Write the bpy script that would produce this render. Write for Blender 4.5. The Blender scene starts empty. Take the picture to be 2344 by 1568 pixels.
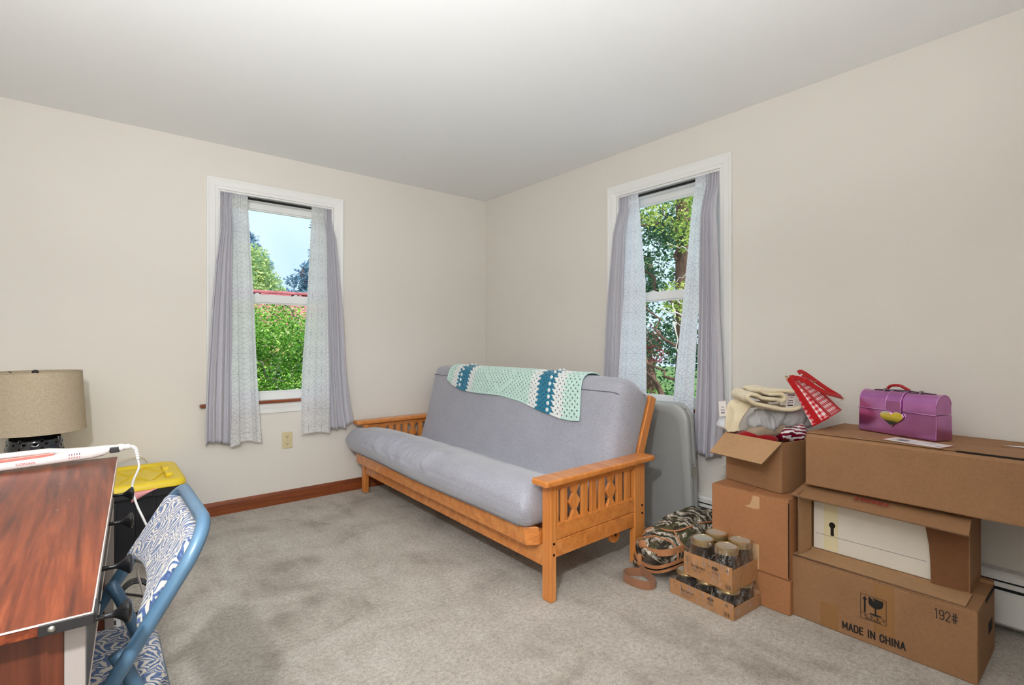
import bpy, bmesh, math, random
import numpy as np
from mathutils import Vector, Matrix

S = bpy.context.scene
COL = S.collection
R = math.radians
random.seed(7)

def lin(c):
    out = []
    for v in c:
        v = v / 255.0
        out.append(v / 12.92 if v <= 0.04045 else ((v + 0.055) / 1.055) ** 2.4)
    return tuple(out) + (1.0,)

# ------------------------------------------------------------------ camera
cam_d = bpy.data.cameras.new('camera')
cam_d.sensor_width = 36.0
cam_d.lens = 1169.0 / 2344.0 * 36.0
cam_d.clip_start = 0.02
cam = bpy.data.objects.new('camera', cam_d)
cam.location = (0, 0, 1.135)
cam.rotation_euler = (R(90), 0, R(-39.36))
COL.objects.link(cam)
S.camera = cam

# ------------------------------------------------------------------ exposure, sky, sun, lights
S.view_settings.view_transform = 'Standard'
S.view_settings.look = 'None'
S.view_settings.exposure = 0.21
S.view_settings.gamma = 1.0
S.view_settings.use_curve_mapping = False
S.cycles.use_denoising = True
S.cycles.max_bounces = 10
S.cycles.diffuse_bounces = 5
S.cycles.transparent_max_bounces = 24
S.cycles.transmission_bounces = 8
S.cycles.sample_clamp_indirect = 6.0

W = bpy.data.worlds.new('sky')
S.world = W
W.use_nodes = True
nt = W.node_tree
nt.nodes.clear()
wo = nt.nodes.new('ShaderNodeOutputWorld')
bg = nt.nodes.new('ShaderNodeBackground')
tc = nt.nodes.new('ShaderNodeTexCoord')
nz = nt.nodes.new('ShaderNodeTexNoise')
nz.inputs['Scale'].default_value = 3.0
nz.inputs['Detail'].default_value = 4.0
rp = nt.nodes.new('ShaderNodeValToRGB')
rp.color_ramp.elements[0].position = 0.38
rp.color_ramp.elements[0].color = lin((190, 217, 241))
rp.color_ramp.elements[1].position = 0.68
rp.color_ramp.elements[1].color = lin((224, 235, 245))
nt.links.new(tc.outputs['Generated'], nz.inputs['Vector'])
nt.links.new(nz.outputs['Fac'], rp.inputs['Fac'])
nt.links.new(rp.outputs['Color'], bg.inputs['Color'])
bg.inputs['Strength'].default_value = 1.22
nt.links.new(bg.outputs['Background'], wo.inputs['Surface'])

def lamp(name, kind, loc, energy, color=(1, 1, 1), rot=(0, 0, 0), **kw):
    d = bpy.data.lights.new(name, kind)
    d.energy = energy
    d.color = color
    for k, v in kw.items():
        setattr(d, k, v)
    o = bpy.data.objects.new(name, d)
    o.location = loc
    o.rotation_euler = rot
    COL.objects.link(o)
    return o

lamp('sun', 'SUN', (0, -5, 10), 4.2, (1.0, 0.95, 0.86), (R(36), R(-14), 0), angle=R(0.6))
# photographer's lamp beside and above the camera: the shadows in the photograph fall right and down
def aim(v):
    return Vector(v).to_track_quat('-Z', 'Y').to_euler()
lamp('photo_lamp', 'SPOT', (-0.26, 0.16, 1.80), 116.0, (0.965, 0.985, 1.0), aim((0.40, 0.90, -0.56)), spot_size=R(112), spot_blend=1.0, shadow_soft_size=0.045)
# broad unseen fill lamp added behind the camera, turned up to brighten the ceiling
lamp('ceiling_bounce', 'AREA', (-0.40, -0.08, 0.80), 67.0, (0.955, 0.98, 1.0), aim((0.18, 0.30, 1.0)), shape='RECTANGLE', size=0.8, size_y=0.36, spread=R(124))
# added fill lamp, unseen, facing into the room from the solid front wall
lamp('rear_fill', 'AREA', (-0.15, -0.27, 1.25), 4.0, (0.96, 0.98, 1.0), (R(90), 0, 0), shape='RECTANGLE', size=0.9, size_y=1.6)

# ------------------------------------------------------------------ materials
MATS = {}
class NB:
    """small node-tree builder"""
    def __init__(self, name):
        self.m = bpy.data.materials.new(name)
        self.m.use_nodes = True
        self.t = self.m.node_tree
        self.t.nodes.clear()
        self.out = self.n('ShaderNodeOutputMaterial')
        MATS[name] = self.m
    def n(self, typ, **kw):
        nd = self.t.nodes.new(typ)
        for k, v in kw.items():
            if k.startswith('i_'):
                key = k[2:].replace('_', ' ')
                nd.inputs[key].default_value = v
            else:
                setattr(nd, k, v)
        return nd
    def l(self, a, b):
        self.t.links.new(a, b)
    def val(self, x, sock):
        if hasattr(x, 'is_output'):
            self.l(x, sock)
        else:
            sock.default_value = x
    def math(self, op, a, b=0.0, c=None):
        nd = self.n('ShaderNodeMath', operation=op)
        self.val(a, nd.inputs[0]); self.val(b, nd.inputs[1])
        if c is not None: self.val(c, nd.inputs[2])
        return nd.outputs[0]
    def mix(self, f, a, b, blend='MIX'):
        nd = self.n('ShaderNodeMix', data_type='RGBA', blend_type=blend)
        self.val(f, nd.inputs[0])
        self.val(a, nd.inputs[6]); self.val(b, nd.inputs[7])
        return nd.outputs[2]
    def coord(self, kind='Object'):
        return self.n('ShaderNodeTexCoord').outputs[kind]
    def mapping(self, vec, scale=(1, 1, 1), rot=(0, 0, 0), loc=(0, 0, 0)):
        nd = self.n('ShaderNodeMapping')
        nd.inputs['Scale'].default_value = scale
        nd.inputs['Rotation'].default_value = rot
        nd.inputs['Location'].default_value = loc
        self.l(vec, nd.inputs['Vector'])
        return nd.outputs[0]
    def noise(self, vec, scale=5.0, detail=3.0, rough=0.5, dist=0.0):
        nd = self.n('ShaderNodeTexNoise')
        nd.inputs['Scale'].default_value = scale
        nd.inputs['Detail'].default_value = detail
        nd.inputs['Roughness'].default_value = rough
        nd.inputs['Distortion'].default_value = dist
        self.l(vec, nd.inputs['Vector'])
        return nd.outputs['Fac']
    def ramp(self, fac, stops):
        nd = self.n('ShaderNodeValToRGB')
        cr = nd.color_ramp
        while len(cr.elements) < len(stops):
            cr.elements.new(0.5)
        for e, (p, c) in zip(cr.elements, stops):
            e.position = p
            e.color = c if len(c) == 4 else lin(c)
        self.val(fac, nd.inputs[0])
        return nd.outputs[0]
    def sep(self, vec):
        nd = self.n('ShaderNodeSeparateXYZ')
        self.l(vec, nd.inputs[0])
        return nd.outputs
    def bump(self, h, strength=0.3, dist=0.002):
        nd = self.n('ShaderNodeBump')
        nd.inputs['Strength'].default_value = strength
        nd.inputs['Distance'].default_value = dist
        self.l(h, nd.inputs['Height'])
        return nd.outputs[0]
    def bsdf(self, color, rough=0.5, metal=0.0, normal=None, spec=0.5, **kw):
        p = self.n('ShaderNodeBsdfPrincipled')
        self.val(color, p.inputs['Base Color'])
        self.val(rough, p.inputs['Roughness'])
        self.val(metal, p.inputs['Metallic'])
        p.inputs['Specular IOR Level'].default_value = spec
        for k, v in kw.items():
            self.val(v, p.inputs[k.replace('_', ' ')])
        if normal is not None:
            self.l(normal, p.inputs['Normal'])
        self.l(p.outputs[0], self.out.inputs[0])
        return p

def plain(name, rgb, rough=0.5, metal=0.0, spec=0.5, grain=0.0, gscale=40.0, bump=0.0, bscale=200.0, **kw):
    b = NB(name)
    c = lin(rgb)
    v = b.coord()
    col = c
    if grain:
        f = b.noise(v, gscale, 4.0)
        dark = tuple(x * (1 - grain) for x in c[:3]) + (1,)
        lite = tuple(min(1, x * (1 + grain)) for x in c[:3]) + (1,)
        col = b.ramp(f, [(0.3, dark), (0.7, lite)])
    nrm = None
    if bump:
        nrm = b.bump(b.noise(v, bscale, 3.0), bump, 0.002)
    b.bsdf(col, rough, metal, nrm, spec, **kw)
    return b.m

def fabric(name, rgb, rgb2=None, weave=900.0, rough=0.9, big=0.06, sheen=0.2, bump=0.25):
    b = NB(name)
    v = b.coord()
    f = b.noise(b.mapping(v, (1, 1, 1)), weave, 2.0, 0.7)
    g = b.noise(v, 6.0, 4.0)
    c2 = rgb2 or tuple(x * 0.80 for x in rgb)
    col = b.ramp(f, [(0.33, c2), (0.67, rgb)])
    col = b.mix(big, col, b.ramp(g, [(0.3, (90, 90, 95)), (0.7, (240, 240, 240))]), 'SOFT_LIGHT')
    nrm = b.bump(f, bump, 0.001)
    b.bsdf(col, rough, 0.0, nrm, 0.2, Sheen_Weight=sheen, Sheen_Roughness=0.5)
    return b.m

def wood(name, dark, mid, lite, axis='Z', scale=1.0, rough=0.35, coat=0.0, spec=0.5):
    b = NB(name)
    v = b.coord()
    st = {'X': (1.2, 26, 26), 'Y': (26, 1.2, 26), 'Z': (26, 26, 1.2)}[axis]
    m = b.mapping(v, tuple(s * scale for s in st))
    f = b.noise(m, 1.0, 5.0, 0.62, 0.5)
    m2 = b.mapping(v, tuple(s * scale * 5 for s in st))
    g = b.noise(m2, 1.0, 3.0, 0.6)
    f2 = b.math('ADD', b.math('MULTIPLY', f, 0.72), b.math('MULTIPLY', g, 0.28))
    col = b.ramp(f2, [(0.32, dark), (0.5, mid), (0.68, lite)])
    nrm = b.bump(g, 0.08, 0.001)
    b.bsdf(col, rough, 0.0, nrm, spec, Coat_Weight=coat, Coat_Roughness=0.25)
    return b.m

def cardboard(name, rgb, axis='Z'):
    b = NB(name)
    v = b.coord()
    f = b.noise(v, 3.0, 5.0, 0.6)
    st = {'X': (2, 160, 160), 'Y': (160, 2, 160), 'Z': (160, 160, 2)}[axis]
    g = b.noise(b.mapping(v, st), 1.0, 2.0)
    h = b.noise(v, 90.0, 3.0, 0.7)
    c = lin(rgb)
    k = lambda s: tuple(min(1, x * s) for x in c[:3]) + (1,)
    col = b.ramp(f, [(0.3, k(0.88)), (0.7, k(1.10))])
    col = b.mix(0.25, col, b.ramp(h, [(0.35, k(0.75)), (0.65, k(1.2))]))
    nrm = b.bump(b.math('ADD', g, b.math('MULTIPLY', h, 0.5)), 0.10, 0.001)
    b.bsdf(col, 0.72, 0.0, nrm, 0.25)
    return b.m

# --- room surfaces
def mk_wall():
    b = NB('cream_wall_paint')
    v = b.coord()
    f = b.noise(v, 1.3, 3.0)
    col = b.ramp(f, [(0.3, (223, 218, 210)), (0.7, (226, 221, 213))])
    nrm = b.bump(b.noise(v, 260.0, 3.0, 0.6), 0.05, 0.001)
    b.bsdf(col, 0.62, 0.0, nrm, 0.25)
    b2 = NB('ceiling_paint')
    v = b2.coord()
    f = b2.noise(v, 180.0, 4.0, 0.65)
    b2.bsdf(lin((240, 241, 241)), 0.85, 0.0, b2.bump(f, 0.06, 0.001), 0.15)
mk_wall()

def mk_carpet():
    b = NB('beige_carpet')
    v = b.coord()
    fine = b.noise(v, 190.0, 4.0, 0.8)
    mid = b.noise(v, 62.0, 3.0, 0.65)
    patch = b.noise(b.mapping(v, (1.0, 1.25, 1.0)), 2.3, 5.0, 0.62, 0.8)
    stripe = b.noise(b.mapping(v, (3.2, 1.0, 1.0), (0, 0, R(28))), 2.6, 4.0, 0.6)
    f = b.math('ADD', b.math('MULTIPLY', fine, 0.62), b.math('MULTIPLY', mid, 0.38))
    col = b.ramp(f, [(0.30, (120, 110, 99)), (0.45, (198, 189, 177)), (0.57, (230, 223, 213)), (0.74, (252, 247, 239))])
    pp = b.math('ADD', b.math('MULTIPLY', patch, 0.65), b.math('MULTIPLY', stripe, 0.35))
    shade = b.ramp(pp, [(0.36, (178, 169, 158)), (0.47, (228, 224, 218)), (0.60, (250, 249, 246))])
    col = b.mix(0.85, col, shade, 'MULTIPLY')
    nrm = b.bump(f, 0.9, 0.012)
    b.bsdf(col, 0.95, 0.0, nrm, 0.1, Sheen_Weight=0.25)
mk_carpet()

plain('white_trim_paint', (236, 236, 234), 0.35, spec=0.4)
plain('vinyl_white', (232, 233, 232), 0.4)
plain('black_gap', (20, 20, 22), 0.8)
plain('heater_white', (232, 231, 228), 0.35, spec=0.45)
wood('stained_trim_wood', (96, 46, 20), (132, 66, 30), (158, 84, 42), 'X', 1.2, 0.4, 0.2)
wood('stained_trim_wood_y', (96, 46, 20), (132, 66, 30), (158, 84, 42), 'Y', 1.2, 0.4, 0.2)
wood('oak_x', (186, 110, 46), (216, 136, 66), (230, 158, 86), 'X', 0.8, 0.34, 0.35)
wood('oak_y', (182, 106, 44), (212, 132, 62), (228, 152, 82), 'Y', 0.8, 0.34, 0.35)
wood('oak_z', (186, 110, 46), (216, 136, 66), (230, 158, 86), 'Z', 0.8, 0.34, 0.35)

def mk_glass():
    b = NB('window_glass')
    tr = b.n('ShaderNodeBsdfTransparent')
    tr.inputs[0].default_value = (0.96, 0.98, 0.98, 1)
    gl = b.n('ShaderNodeBsdfGlossy')
    gl.inputs['Roughness'].default_value = 0.02
    fr = b.n('ShaderNodeFresnel'); fr.inputs[0].default_value = 1.35
    mx = b.n('ShaderNodeMixShader')
    b.l(b.math('MULTIPLY', fr.outputs[0], 0.35), mx.inputs[0])
    b.l(tr.outputs[0], mx.inputs[1]); b.l(gl.outputs[0], mx.inputs[2])
    b.l(mx.outputs[0], b.out.inputs[0])
mk_glass()

def mk_sheer():
    b = NB('sheer_curtain_fabric')
    uv = b.n('ShaderNodeUVMap').outputs[0]
    x, y, z = b.sep(uv)            # metres along and down the cloth
    def near(val, w):              # 1 where |val| < w
        return b.math('LESS_THAN', b.math('ABSOLUTE', val), w)
    px, py = 0.105, 0.136
    u = b.math('DIVIDE', x, px); v = b.math('DIVIDE', y, py)
    fu = b.math('FRACT', u); fv = b.math('FRACT', v)
    cu = b.math('ABSOLUTE', b.math('SUBTRACT', fu, 0.5))      # 0 centre .. .5 edge
    cv = b.math('ABSOLUTE', b.math('SUBTRACT', fv, 0.5))
    w = 0.011
    h = near(b.math('SUBTRACT', cv, 0.5), 0.009)
    # diagonals, from edge corner to the middle of the cell
    d1 = near(b.math('SUBTRACT', b.math('MULTIPLY', cu, 0.5), b.math('SUBTRACT', 0.46, cv)), w)
    d2 = near(b.math('SUBTRACT', b.math('MULTIPLY', cu, 1.0), b.math('SUBTRACT', cv, 0.06)), w)
    d3 = near(b.math('SUBTRACT', b.math('ADD', b.math('MULTIPLY', cu, 0.55), cv), 0.27), w * 0.8)
    vv = b.math('MULTIPLY', near(cu, 0.013), b.math('GREATER_THAN', cv, 0.26))
    ln = h
    for q in (d1, d2, d3, vv):
        ln = b.math('MAXIMUM', ln, q)
    pos = b.sep(b.n('ShaderNodeNewGeometry').outputs['Position'])[2]
    hem = b.math('MAXIMUM', b.math('GREATER_THAN', pos, 2.072), b.math('LESS_THAN', pos, 0.53))
    weave = b.noise(b.coord(), 1400.0, 1.0)
    col = b.mix(b.math('MULTIPLY', ln, 0.50), b.ramp(weave, [(0.3, (244, 245, 249)), (0.7, (254, 254, 255))]), lin((138, 142, 158)))
    df = b.n('ShaderNodeBsdfDiffuse'); b.l(col, df.inputs[0])
    tl = b.n('ShaderNodeBsdfTranslucent'); b.l(col, tl.inputs[0])
    tr = b.n('ShaderNodeBsdfTransparent')
    m1 = b.n('ShaderNodeMixShader'); m1.inputs[0].default_value = 0.52
    b.l(df.outputs[0], m1.inputs[1]); b.l(tl.outputs[0], m1.inputs[2])
    m2 = b.n('ShaderNodeMixShader')
    fac = b.math('MULTIPLY', b.math('SUBTRACT', 1.0, b.math('MULTIPLY', ln, 0.6)), b.math('SUBTRACT', 0.085, b.math('MULTIPLY', hem, 0.075)))
    b.l(fac, m2.inputs[0])
    b.l(m1.outputs[0], m2.inputs[1]); b.l(tr.outputs[0], m2.inputs[2])
    b.l(m2.outputs[0], b.out.inputs[0])
mk_sheer()

def mk_greycurtain():
    b = NB('grey_curtain_fabric')
    v = b.coord()
    f = b.noise(b.mapping(v, (300, 300, 1400)), 1.0, 2.0, 0.7)
    col = b.ramp(f, [(0.3, (188, 186, 194)), (0.7, (218, 216, 224))])
    df = b.n('ShaderNodeBsdfDiffuse'); b.l(col, df.inputs[0]); b.l(b.bump(f, 0.15, 0.001), df.inputs['Normal'])
    tl = b.n('ShaderNodeBsdfTranslucent'); b.l(col, tl.inputs[0])
    m1 = b.n('ShaderNodeMixShader'); m1.inputs[0].default_value = 0.12
    b.l(df.outputs[0], m1.inputs[1]); b.l(tl.outputs[0], m1.inputs[2])
    b.l(m1.outputs[0], b.out.inputs[0])
mk_greycurtain()

# ------------------------------------------------------------------ mesh building
ORG = {}
class MB:
    def __init__(self):
        self.v = []; self.f = []; self.mi = []; self.uv = {}
        self.T = None
    def add(self, vs, fs, mi=0, T=None, uvs=None):
        o = len(self.v)
        M = T if T is not None else self.T
        for p in vs:
            p = Vector(p)
            self.v.append(M @ p if M is not None else p)
        for k, f in enumerate(fs):
            self.f.append([o + i for i in f]); self.mi.append(mi)
            if uvs is not None:
                self.uv[len(self.f) - 1] = [uvs[i] for i in f]
        return self
    def box(self, a, b, mi=0, T=None):
        x0, y0, z0 = a; x1, y1, z1 = b
        vs = [(x0,y0,z0),(x1,y0,z0),(x1,y1,z0),(x0,y1,z0),(x0,y0,z1),(x1,y0,z1),(x1,y1,z1),(x0,y1,z1)]
        fs = [(0,3,2,1),(4,5,6,7),(0,1,5,4),(1,2,6,5),(2,3,7,6),(3,0,4,7)]
        return self.add(vs, fs, mi, T)
    def hexa(self, p8, mi=0, T=None):
        fs = [(0,3,2,1),(4,5,6,7),(0,1,5,4),(1,2,6,5),(2,3,7,6),(3,0,4,7)]
        return self.add(p8, fs, mi, T)
    def prism(self, poly, a, b, axis='z', mi=0, T=None):
        """extrude a 2D polygon along an axis from a to b"""
        n = len(poly)
        def pt(p, h):
            if axis == 'z': return (p[0], p[1], h)
            if axis == 'y': return (p[0], h, p[1])
            return (h, p[0], p[1])
        vs = [pt(p, a) for p in poly] + [pt(p, b) for p in poly]
        fs = [list(range(n))[::-1], list(range(n, 2 * n))]
        fs += [(i, (i + 1) % n, n + (i + 1) % n, n + i) for i in range(n)]
        return self.add(vs, fs, mi, T)
    def tube(self, path, r, n=10, closed=False, mi=0, T=None, flat=1.0):
        P = [Vector(p) for p in path]
        m = len(P)
        rs = r if isinstance(r, (list, tuple)) else [r] * m
        vs = []
        up = None
        for i, p in enumerate(P):
            if closed:
                t = (P[(i + 1) % m] - P[i - 1])
            else:
                t = P[min(i + 1, m - 1)] - P[max(i - 1, 0)]
            if t.length < 1e-9: t = Vector((0, 0, 1))
            t.normalize()
            if up is None:
                up = Vector((0, 0, 1)) if abs(t.z) < 0.9 else Vector((1, 0, 0))
            a = t.cross(up)
            if a.length < 1e-6: a = t.orthogonal()
            a.normalize()
            b_ = a.cross(t).normalized()
            up = b_
            for k in range(n):
                an = 2 * math.pi * k / n
                vs.append(p + a * (math.cos(an) * rs[i]) + b_ * (math.sin(an) * rs[i] * flat))
        fs = []
        for i in range(m if closed else m - 1):
            j = (i + 1) % m
            for k in range(n):
                k2 = (k + 1) % n
                fs.append((i * n + k, i * n + k2, j * n + k2, j * n + k))
        if not closed:
            fs.append(list(range(n))[::-1]); fs.append([(m - 1) * n + k for k in range(n)])
        return self.add(vs, fs, mi, T)
    def ribbon(self, path, width_dir, w, th, mi=0, T=None):
        """flat strap following path; width_dir: vector or list of vectors"""
        P = [Vector(p) for p in path]; m = len(P)
        vs = []
        for i, p in enumerate(P):
            t = (P[min(i + 1, m - 1)] - P[max(i - 1, 0)]).normalized()
            wd = Vector(width_dir[i]) if isinstance(width_dir, list) else Vector(width_dir)
            wd = (wd - t * wd.dot(t)).normalized()
            nn = t.cross(wd).normalized()
            for s1, s2 in ((-1, -1), (1, -1), (1, 1), (-1, 1)):
                vs.append(p + wd * (s1 * w / 2) + nn * (s2 * th / 2))
        fs = []
        for i in range(m - 1):
            for k in range(4):
                k2 = (k + 1) % 4
                fs.append((i * 4 + k, i * 4 + k2, i * 4 + 4 + k2, i * 4 + 4 + k))
        fs.append((3, 2, 1, 0)); fs.append(tuple(4 * (m - 1) + k for k in range(4)))
        return self.add(vs, fs, mi, T)
    def lathe(self, prof, n=24, c=(0, 0, 0), mi=0, T=None, sx=1.0, sy=1.0):
        vs = []; m = len(prof)
        for (r, z) in prof:
            for k in range(n):
                a = 2 * math.pi * k / n
                vs.append((c[0] + math.cos(a) * r * sx, c[1] + math.sin(a) * r * sy, c[2] + z))
        fs = []
        for i in range(m - 1):
            for k in range(n):
                k2 = (k + 1) % n
                fs.append((i * n + k, i * n + k2, (i + 1) * n + k2, (i + 1) * n + k))
        if prof[0][0] > 1e-5: fs.append(list(range(n))[::-1])
        if prof[-1][0] > 1e-5: fs.append([(m - 1) * n + k for k in range(n)])
        return self.add(vs, fs, mi, T)
    def grid(self, fn, nu, nv, mi=0, T=None, uvf=None, cu=False, mif=None, skip=None):
        vs = []; uvs = [] if uvf else None
        for j in range(nv + 1):
            for i in range(nu + 1):
                vs.append(fn(i / nu, j / nv))
                if uvf: uvs.append(uvf(i / nu, j / nv))
        o = len(self.v)
        self.add(vs, [], 0, T)
        for j in range(nv):
            for i in range(nu):
                if skip and skip(i, j): continue
                a = j * (nu + 1) + i
                q = (a, a + 1, a + nu + 2, a + nu + 1)
                self.f.append([o + k for k in q]); self.mi.append(mif(i, j) if mif else mi)
                if uvf: self.uv[len(self.f) - 1] = [uvs[k] for k in q]
        return self
    def ball(self, c, r, n=12, m=8, mi=0, T=None):
        c = Vector(c)
        if not isinstance(r, (tuple, list)): r = (r, r, r)
        vs = [c + Vector((0, 0, -r[2]))]
        for j in range(1, m):
            th = -math.pi / 2 + math.pi * j / m
            for k in range(n):
                a = 2 * math.pi * k / n
                vs.append(c + Vector((math.cos(th) * math.cos(a) * r[0], math.cos(th) * math.sin(a) * r[1], math.sin(th) * r[2])))
        vs.append(c + Vector((0, 0, r[2])))
        fs = [(0, 1 + (k + 1) % n, 1 + k) for k in range(n)]
        for j in range(m - 2):
            for k in range(n):
                k2 = (k + 1) % n
                fs.append((1 + j * n + k, 1 + j * n + k2, 1 + (j + 1) * n + k2, 1 + (j + 1) * n + k))
        l = len(vs) - 1
        fs += [(l, 1 + (m - 2) * n + k, 1 + (m - 2) * n + (k + 1) % n) for k in range(n)]
        return self.add(vs, fs, mi, T)
    def text(self, s, size, T, mi=0, extrude=0.0002, bold=0.0, sx=1.0, align='CENTER'):
        cu = bpy.data.curves.new('t', 'FONT')
        cu.body = s; cu.size = size; cu.extrude = extrude; cu.offset = bold
        cu.align_x = align; cu.align_y = 'CENTER'; cu.resolution_u = 3
        o = bpy.data.objects.new('t', cu)
        COL.objects.link(o)
        dg = bpy.context.evaluated_depsgraph_get()
        me = o.evaluated_get(dg).to_mesh()
        vs = [Vector((v.co.x * sx, v.co.y, v.co.z)) for v in me.vertices]
        fs = [list(p.vertices) for p in me.polygons]
        o.evaluated_get(dg).to_mesh_clear()
        bpy.data.objects.remove(o); bpy.data.curves.remove(cu)
        return self.add(vs, fs, mi, T)
    def strokes(self, txt, h, w, sw, gap, T, mi=0):
        """block lettering drawn with broad strokes; starts at the origin, cap height h, letter width w"""
        def arc(cx, cy, rx, ry, a0, a1, n=10): return [(cx + rx * math.cos(R(lerp(a0, a1, k / n))), cy + ry * math.sin(R(lerp(a0, a1, k / n)))) for k in range(n + 1)]
        G = {'M': ([[(0, 0), (0, 1)], [(0, 1), (.5, .25), (1, 1)], [(1, 1), (1, 0)]], 1.25), 'A': ([[(0, 0), (.5, 1), (1, 0)], [(.18, .3), (.82, .3)]], 1.05),
             'D': ([[(0, 0), (0, 1)], [(0, 1), (.5, 1)] + arc(.5, .55, .5, .45, 90, 0, 5) + arc(.5, .45, .5, .45, 0, -90, 5) + [(0, 0)]], 1.0),
             'E': ([[(0, 0), (0, 1)], [(0, 1), (1, 1)], [(0, .52), (.85, .52)], [(0, 0), (1, 0)]], .8), 'I': ([[(.5, 0), (.5, 1)]], .25),
             'N': ([[(0, 0), (0, 1), (1, 0), (1, 1)]], 1.0), 'H': ([[(0, 0), (0, 1)], [(1, 0), (1, 1)], [(0, .52), (1, .52)]], 1.0),
             'C': ([[(1, .7)] + arc(.5, .65, .5, .35, 0, 180, 8) + arc(.5, .35, .5, .35, 180, 360, 8) + [(1, .3)]], 1.0),
             'F': ([[(0, 0), (0, 1)], [(0, 1), (1, 1)], [(0, .52), (.85, .52)]], .85), 'L': ([[(0, 1), (0, 0), (1, 0)]], .8),
             'R': ([[(0, 0), (0, 1), (.6, 1)] + arc(.6, .76, .4, .24, 90, -90, 6) + [(0, .52)], [(.5, .52), (1, 0)]], 1.0),
             'G': ([[(1, .72)] + arc(.5, .65, .5, .35, 10, 180, 8) + arc(.5, .35, .5, .35, 180, 360, 8) + [(1, .48), (.6, .48)]], 1.0),
             '1': ([[(.15, .9), (.6, 1), (.6, 0)]], .6), '9': ([arc(.5, .7, .5, .3, 0, 360, 14), [(1, .7), (1, .35)] + arc(.5, .3, .5, .3, 0, -150, 7)], .9),
             '2': ([arc(.5, .7, .48, .3, 170, -20, 8) + [(0, 0), (1, 0)]], .9), '#': ([[(.3, 0), (.4, 1)], [(.65, 0), (.75, 1)], [(0, .33), (1, .33)], [(.05, .67), (1.05, .67)]], 1.1), ' ': ([], .45)}
        x = 0.0; z = 0.0
        for ch in txt:
            pl, k = G[ch]
            for P in pl:
                for a, b in zip(P, P[1:]):
                    p = Vector((x + a[0] * w * k, a[1] * h, z)); q = Vector((x + b[0] * w * k, b[1] * h, z)); z += 2e-6
                    d = q - p
                    if d.length < 1e-9: continue
                    d.z = 0; d.normalize(); n = Vector((-d.y, d.x, 0)) * (sw / 2); e = d * (sw * 0.45)
                    self.add([p - e - n, q + e - n, q + e + n, p - e + n], [(0, 1, 2, 3)], mi, T)
            x += w * k + gap
        return x - gap
    def build(self, name, mats, parent=None, org=None, smooth=None, bevel=0.0, seg=2, subd=0, solid=0.0, recalc=True, weld=False):
        if not isinstance(mats, (list, tuple)): mats = [mats]
        if parent is not None: o3 = ORG[parent.name]
        elif org is not None: o3 = Vector(org)
        else: o3 = Vector((0, 0, 0))
        me = bpy.data.meshes.new(name)
        me.from_pydata([tuple(p - o3) for p in self.v], [], self.f)
        for m in mats: me.materials.append(MATS[m])
        me.polygons.foreach_set('material_index', self.mi)
        if self.uv:
            ul = me.uv_layers.new(name='UVMap')
            for p in me.polygons:
                q = self.uv.get(p.index)
                if q:
                    for li, t in zip(p.loop_indices, q): ul.data[li].uv = t
        if recalc or weld:
            bm = bmesh.new(); bm.from_mesh(me)
            if weld: bmesh.ops.remove_doubles(bm, verts=bm.verts, dist=1e-5)
            if recalc: bmesh.ops.recalc_face_normals(bm, faces=bm.faces)
            bm.to_mesh(me); bm.free()
        me.update()
        ob = bpy.data.objects.new(name, me)
        COL.objects.link(ob)
        if parent is not None: ob.parent = parent
        else: ob.location = o3
        ORG[ob.name] = o3
        if solid:
            md = ob.modifiers.new('thick', 'SOLIDIFY'); md.thickness = solid; md.offset = 0
        if bevel:
            md = ob.modifiers.new('bevel', 'BEVEL'); md.width = bevel; md.segments = seg
            md.limit_method = 'ANGLE'; md.angle_limit = R(40)
        if subd:
            md = ob.modifiers.new('sub', 'SUBSURF'); md.levels = subd; md.render_levels = subd
        if smooth:
            if smooth is True:
                me.polygons.foreach_set('use_smooth', [True] * len(me.polygons))
            else:
                me.polygons.foreach_set('use_smooth', [True] * len(me.polygons))
                me.set_sharp_from_angle(angle=R(smooth))
        return ob

def thing(name, label, cat, loc, group=None):
    o = bpy.data.objects.new(name, None)
    o.empty_display_size = 0.05
    COL.objects.link(o)
    o.location = loc
    ORG[o.name] = Vector(loc)
    o['label'] = label; o['category'] = cat
    if group: o['group'] = group
    return o
def tag(o, label, cat, group=None):
    o['label'] = label; o['category'] = cat
    if group: o['group'] = group
    return o
def struct(name, loc=(0, 0, 0)):
    o = bpy.data.objects.new(name, None)
    o.empty_display_size = 0.05
    COL.objects.link(o); o.location = loc
    ORG[o.name] = Vector(loc)
    o['kind'] = 'structure'
    return o
def st(o):
    o['kind'] = 'structure'; return o
def smoothstep(a, b, x):
    t = max(0.0, min(1.0, (x - a) / (b - a))); return t * t * (3 - 2 * t)
def lerp(a, b, t): return a + (b - a) * t
def interp(tab, x):
    """piecewise-linear rows (x, a, b, ...), x descending or ascending"""
    t = sorted(tab)
    if x <= t[0][0]: return t[0][1:]
    for p, q in zip(t, t[1:]):
        if x <= q[0]:
            k = (x - p[0]) / (q[0] - p[0])
            k2 = k
            return tuple(lerp(a, b, k2) for a, b in zip(p[1:], q[1:]))
    return t[-1][1:]
def catmull(pts, n):
    P = [Vector(p) for p in pts]
    P = [P[0] * 2 - P[1]] + P + [P[-1] * 2 - P[-2]]
    out = []
    for i in range(1, len(P) - 2):
        for k in range(n):
            t = k / n
            a, b, c, d = P[i - 1:i + 3]
            out.append(0.5 * ((2 * b) + (c - a) * t + (2 * a - 5 * b + 4 * c - d) * t * t + (3 * b - a - 3 * c + d) * t ** 3))
    out.append(P[-2])
    return out
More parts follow.
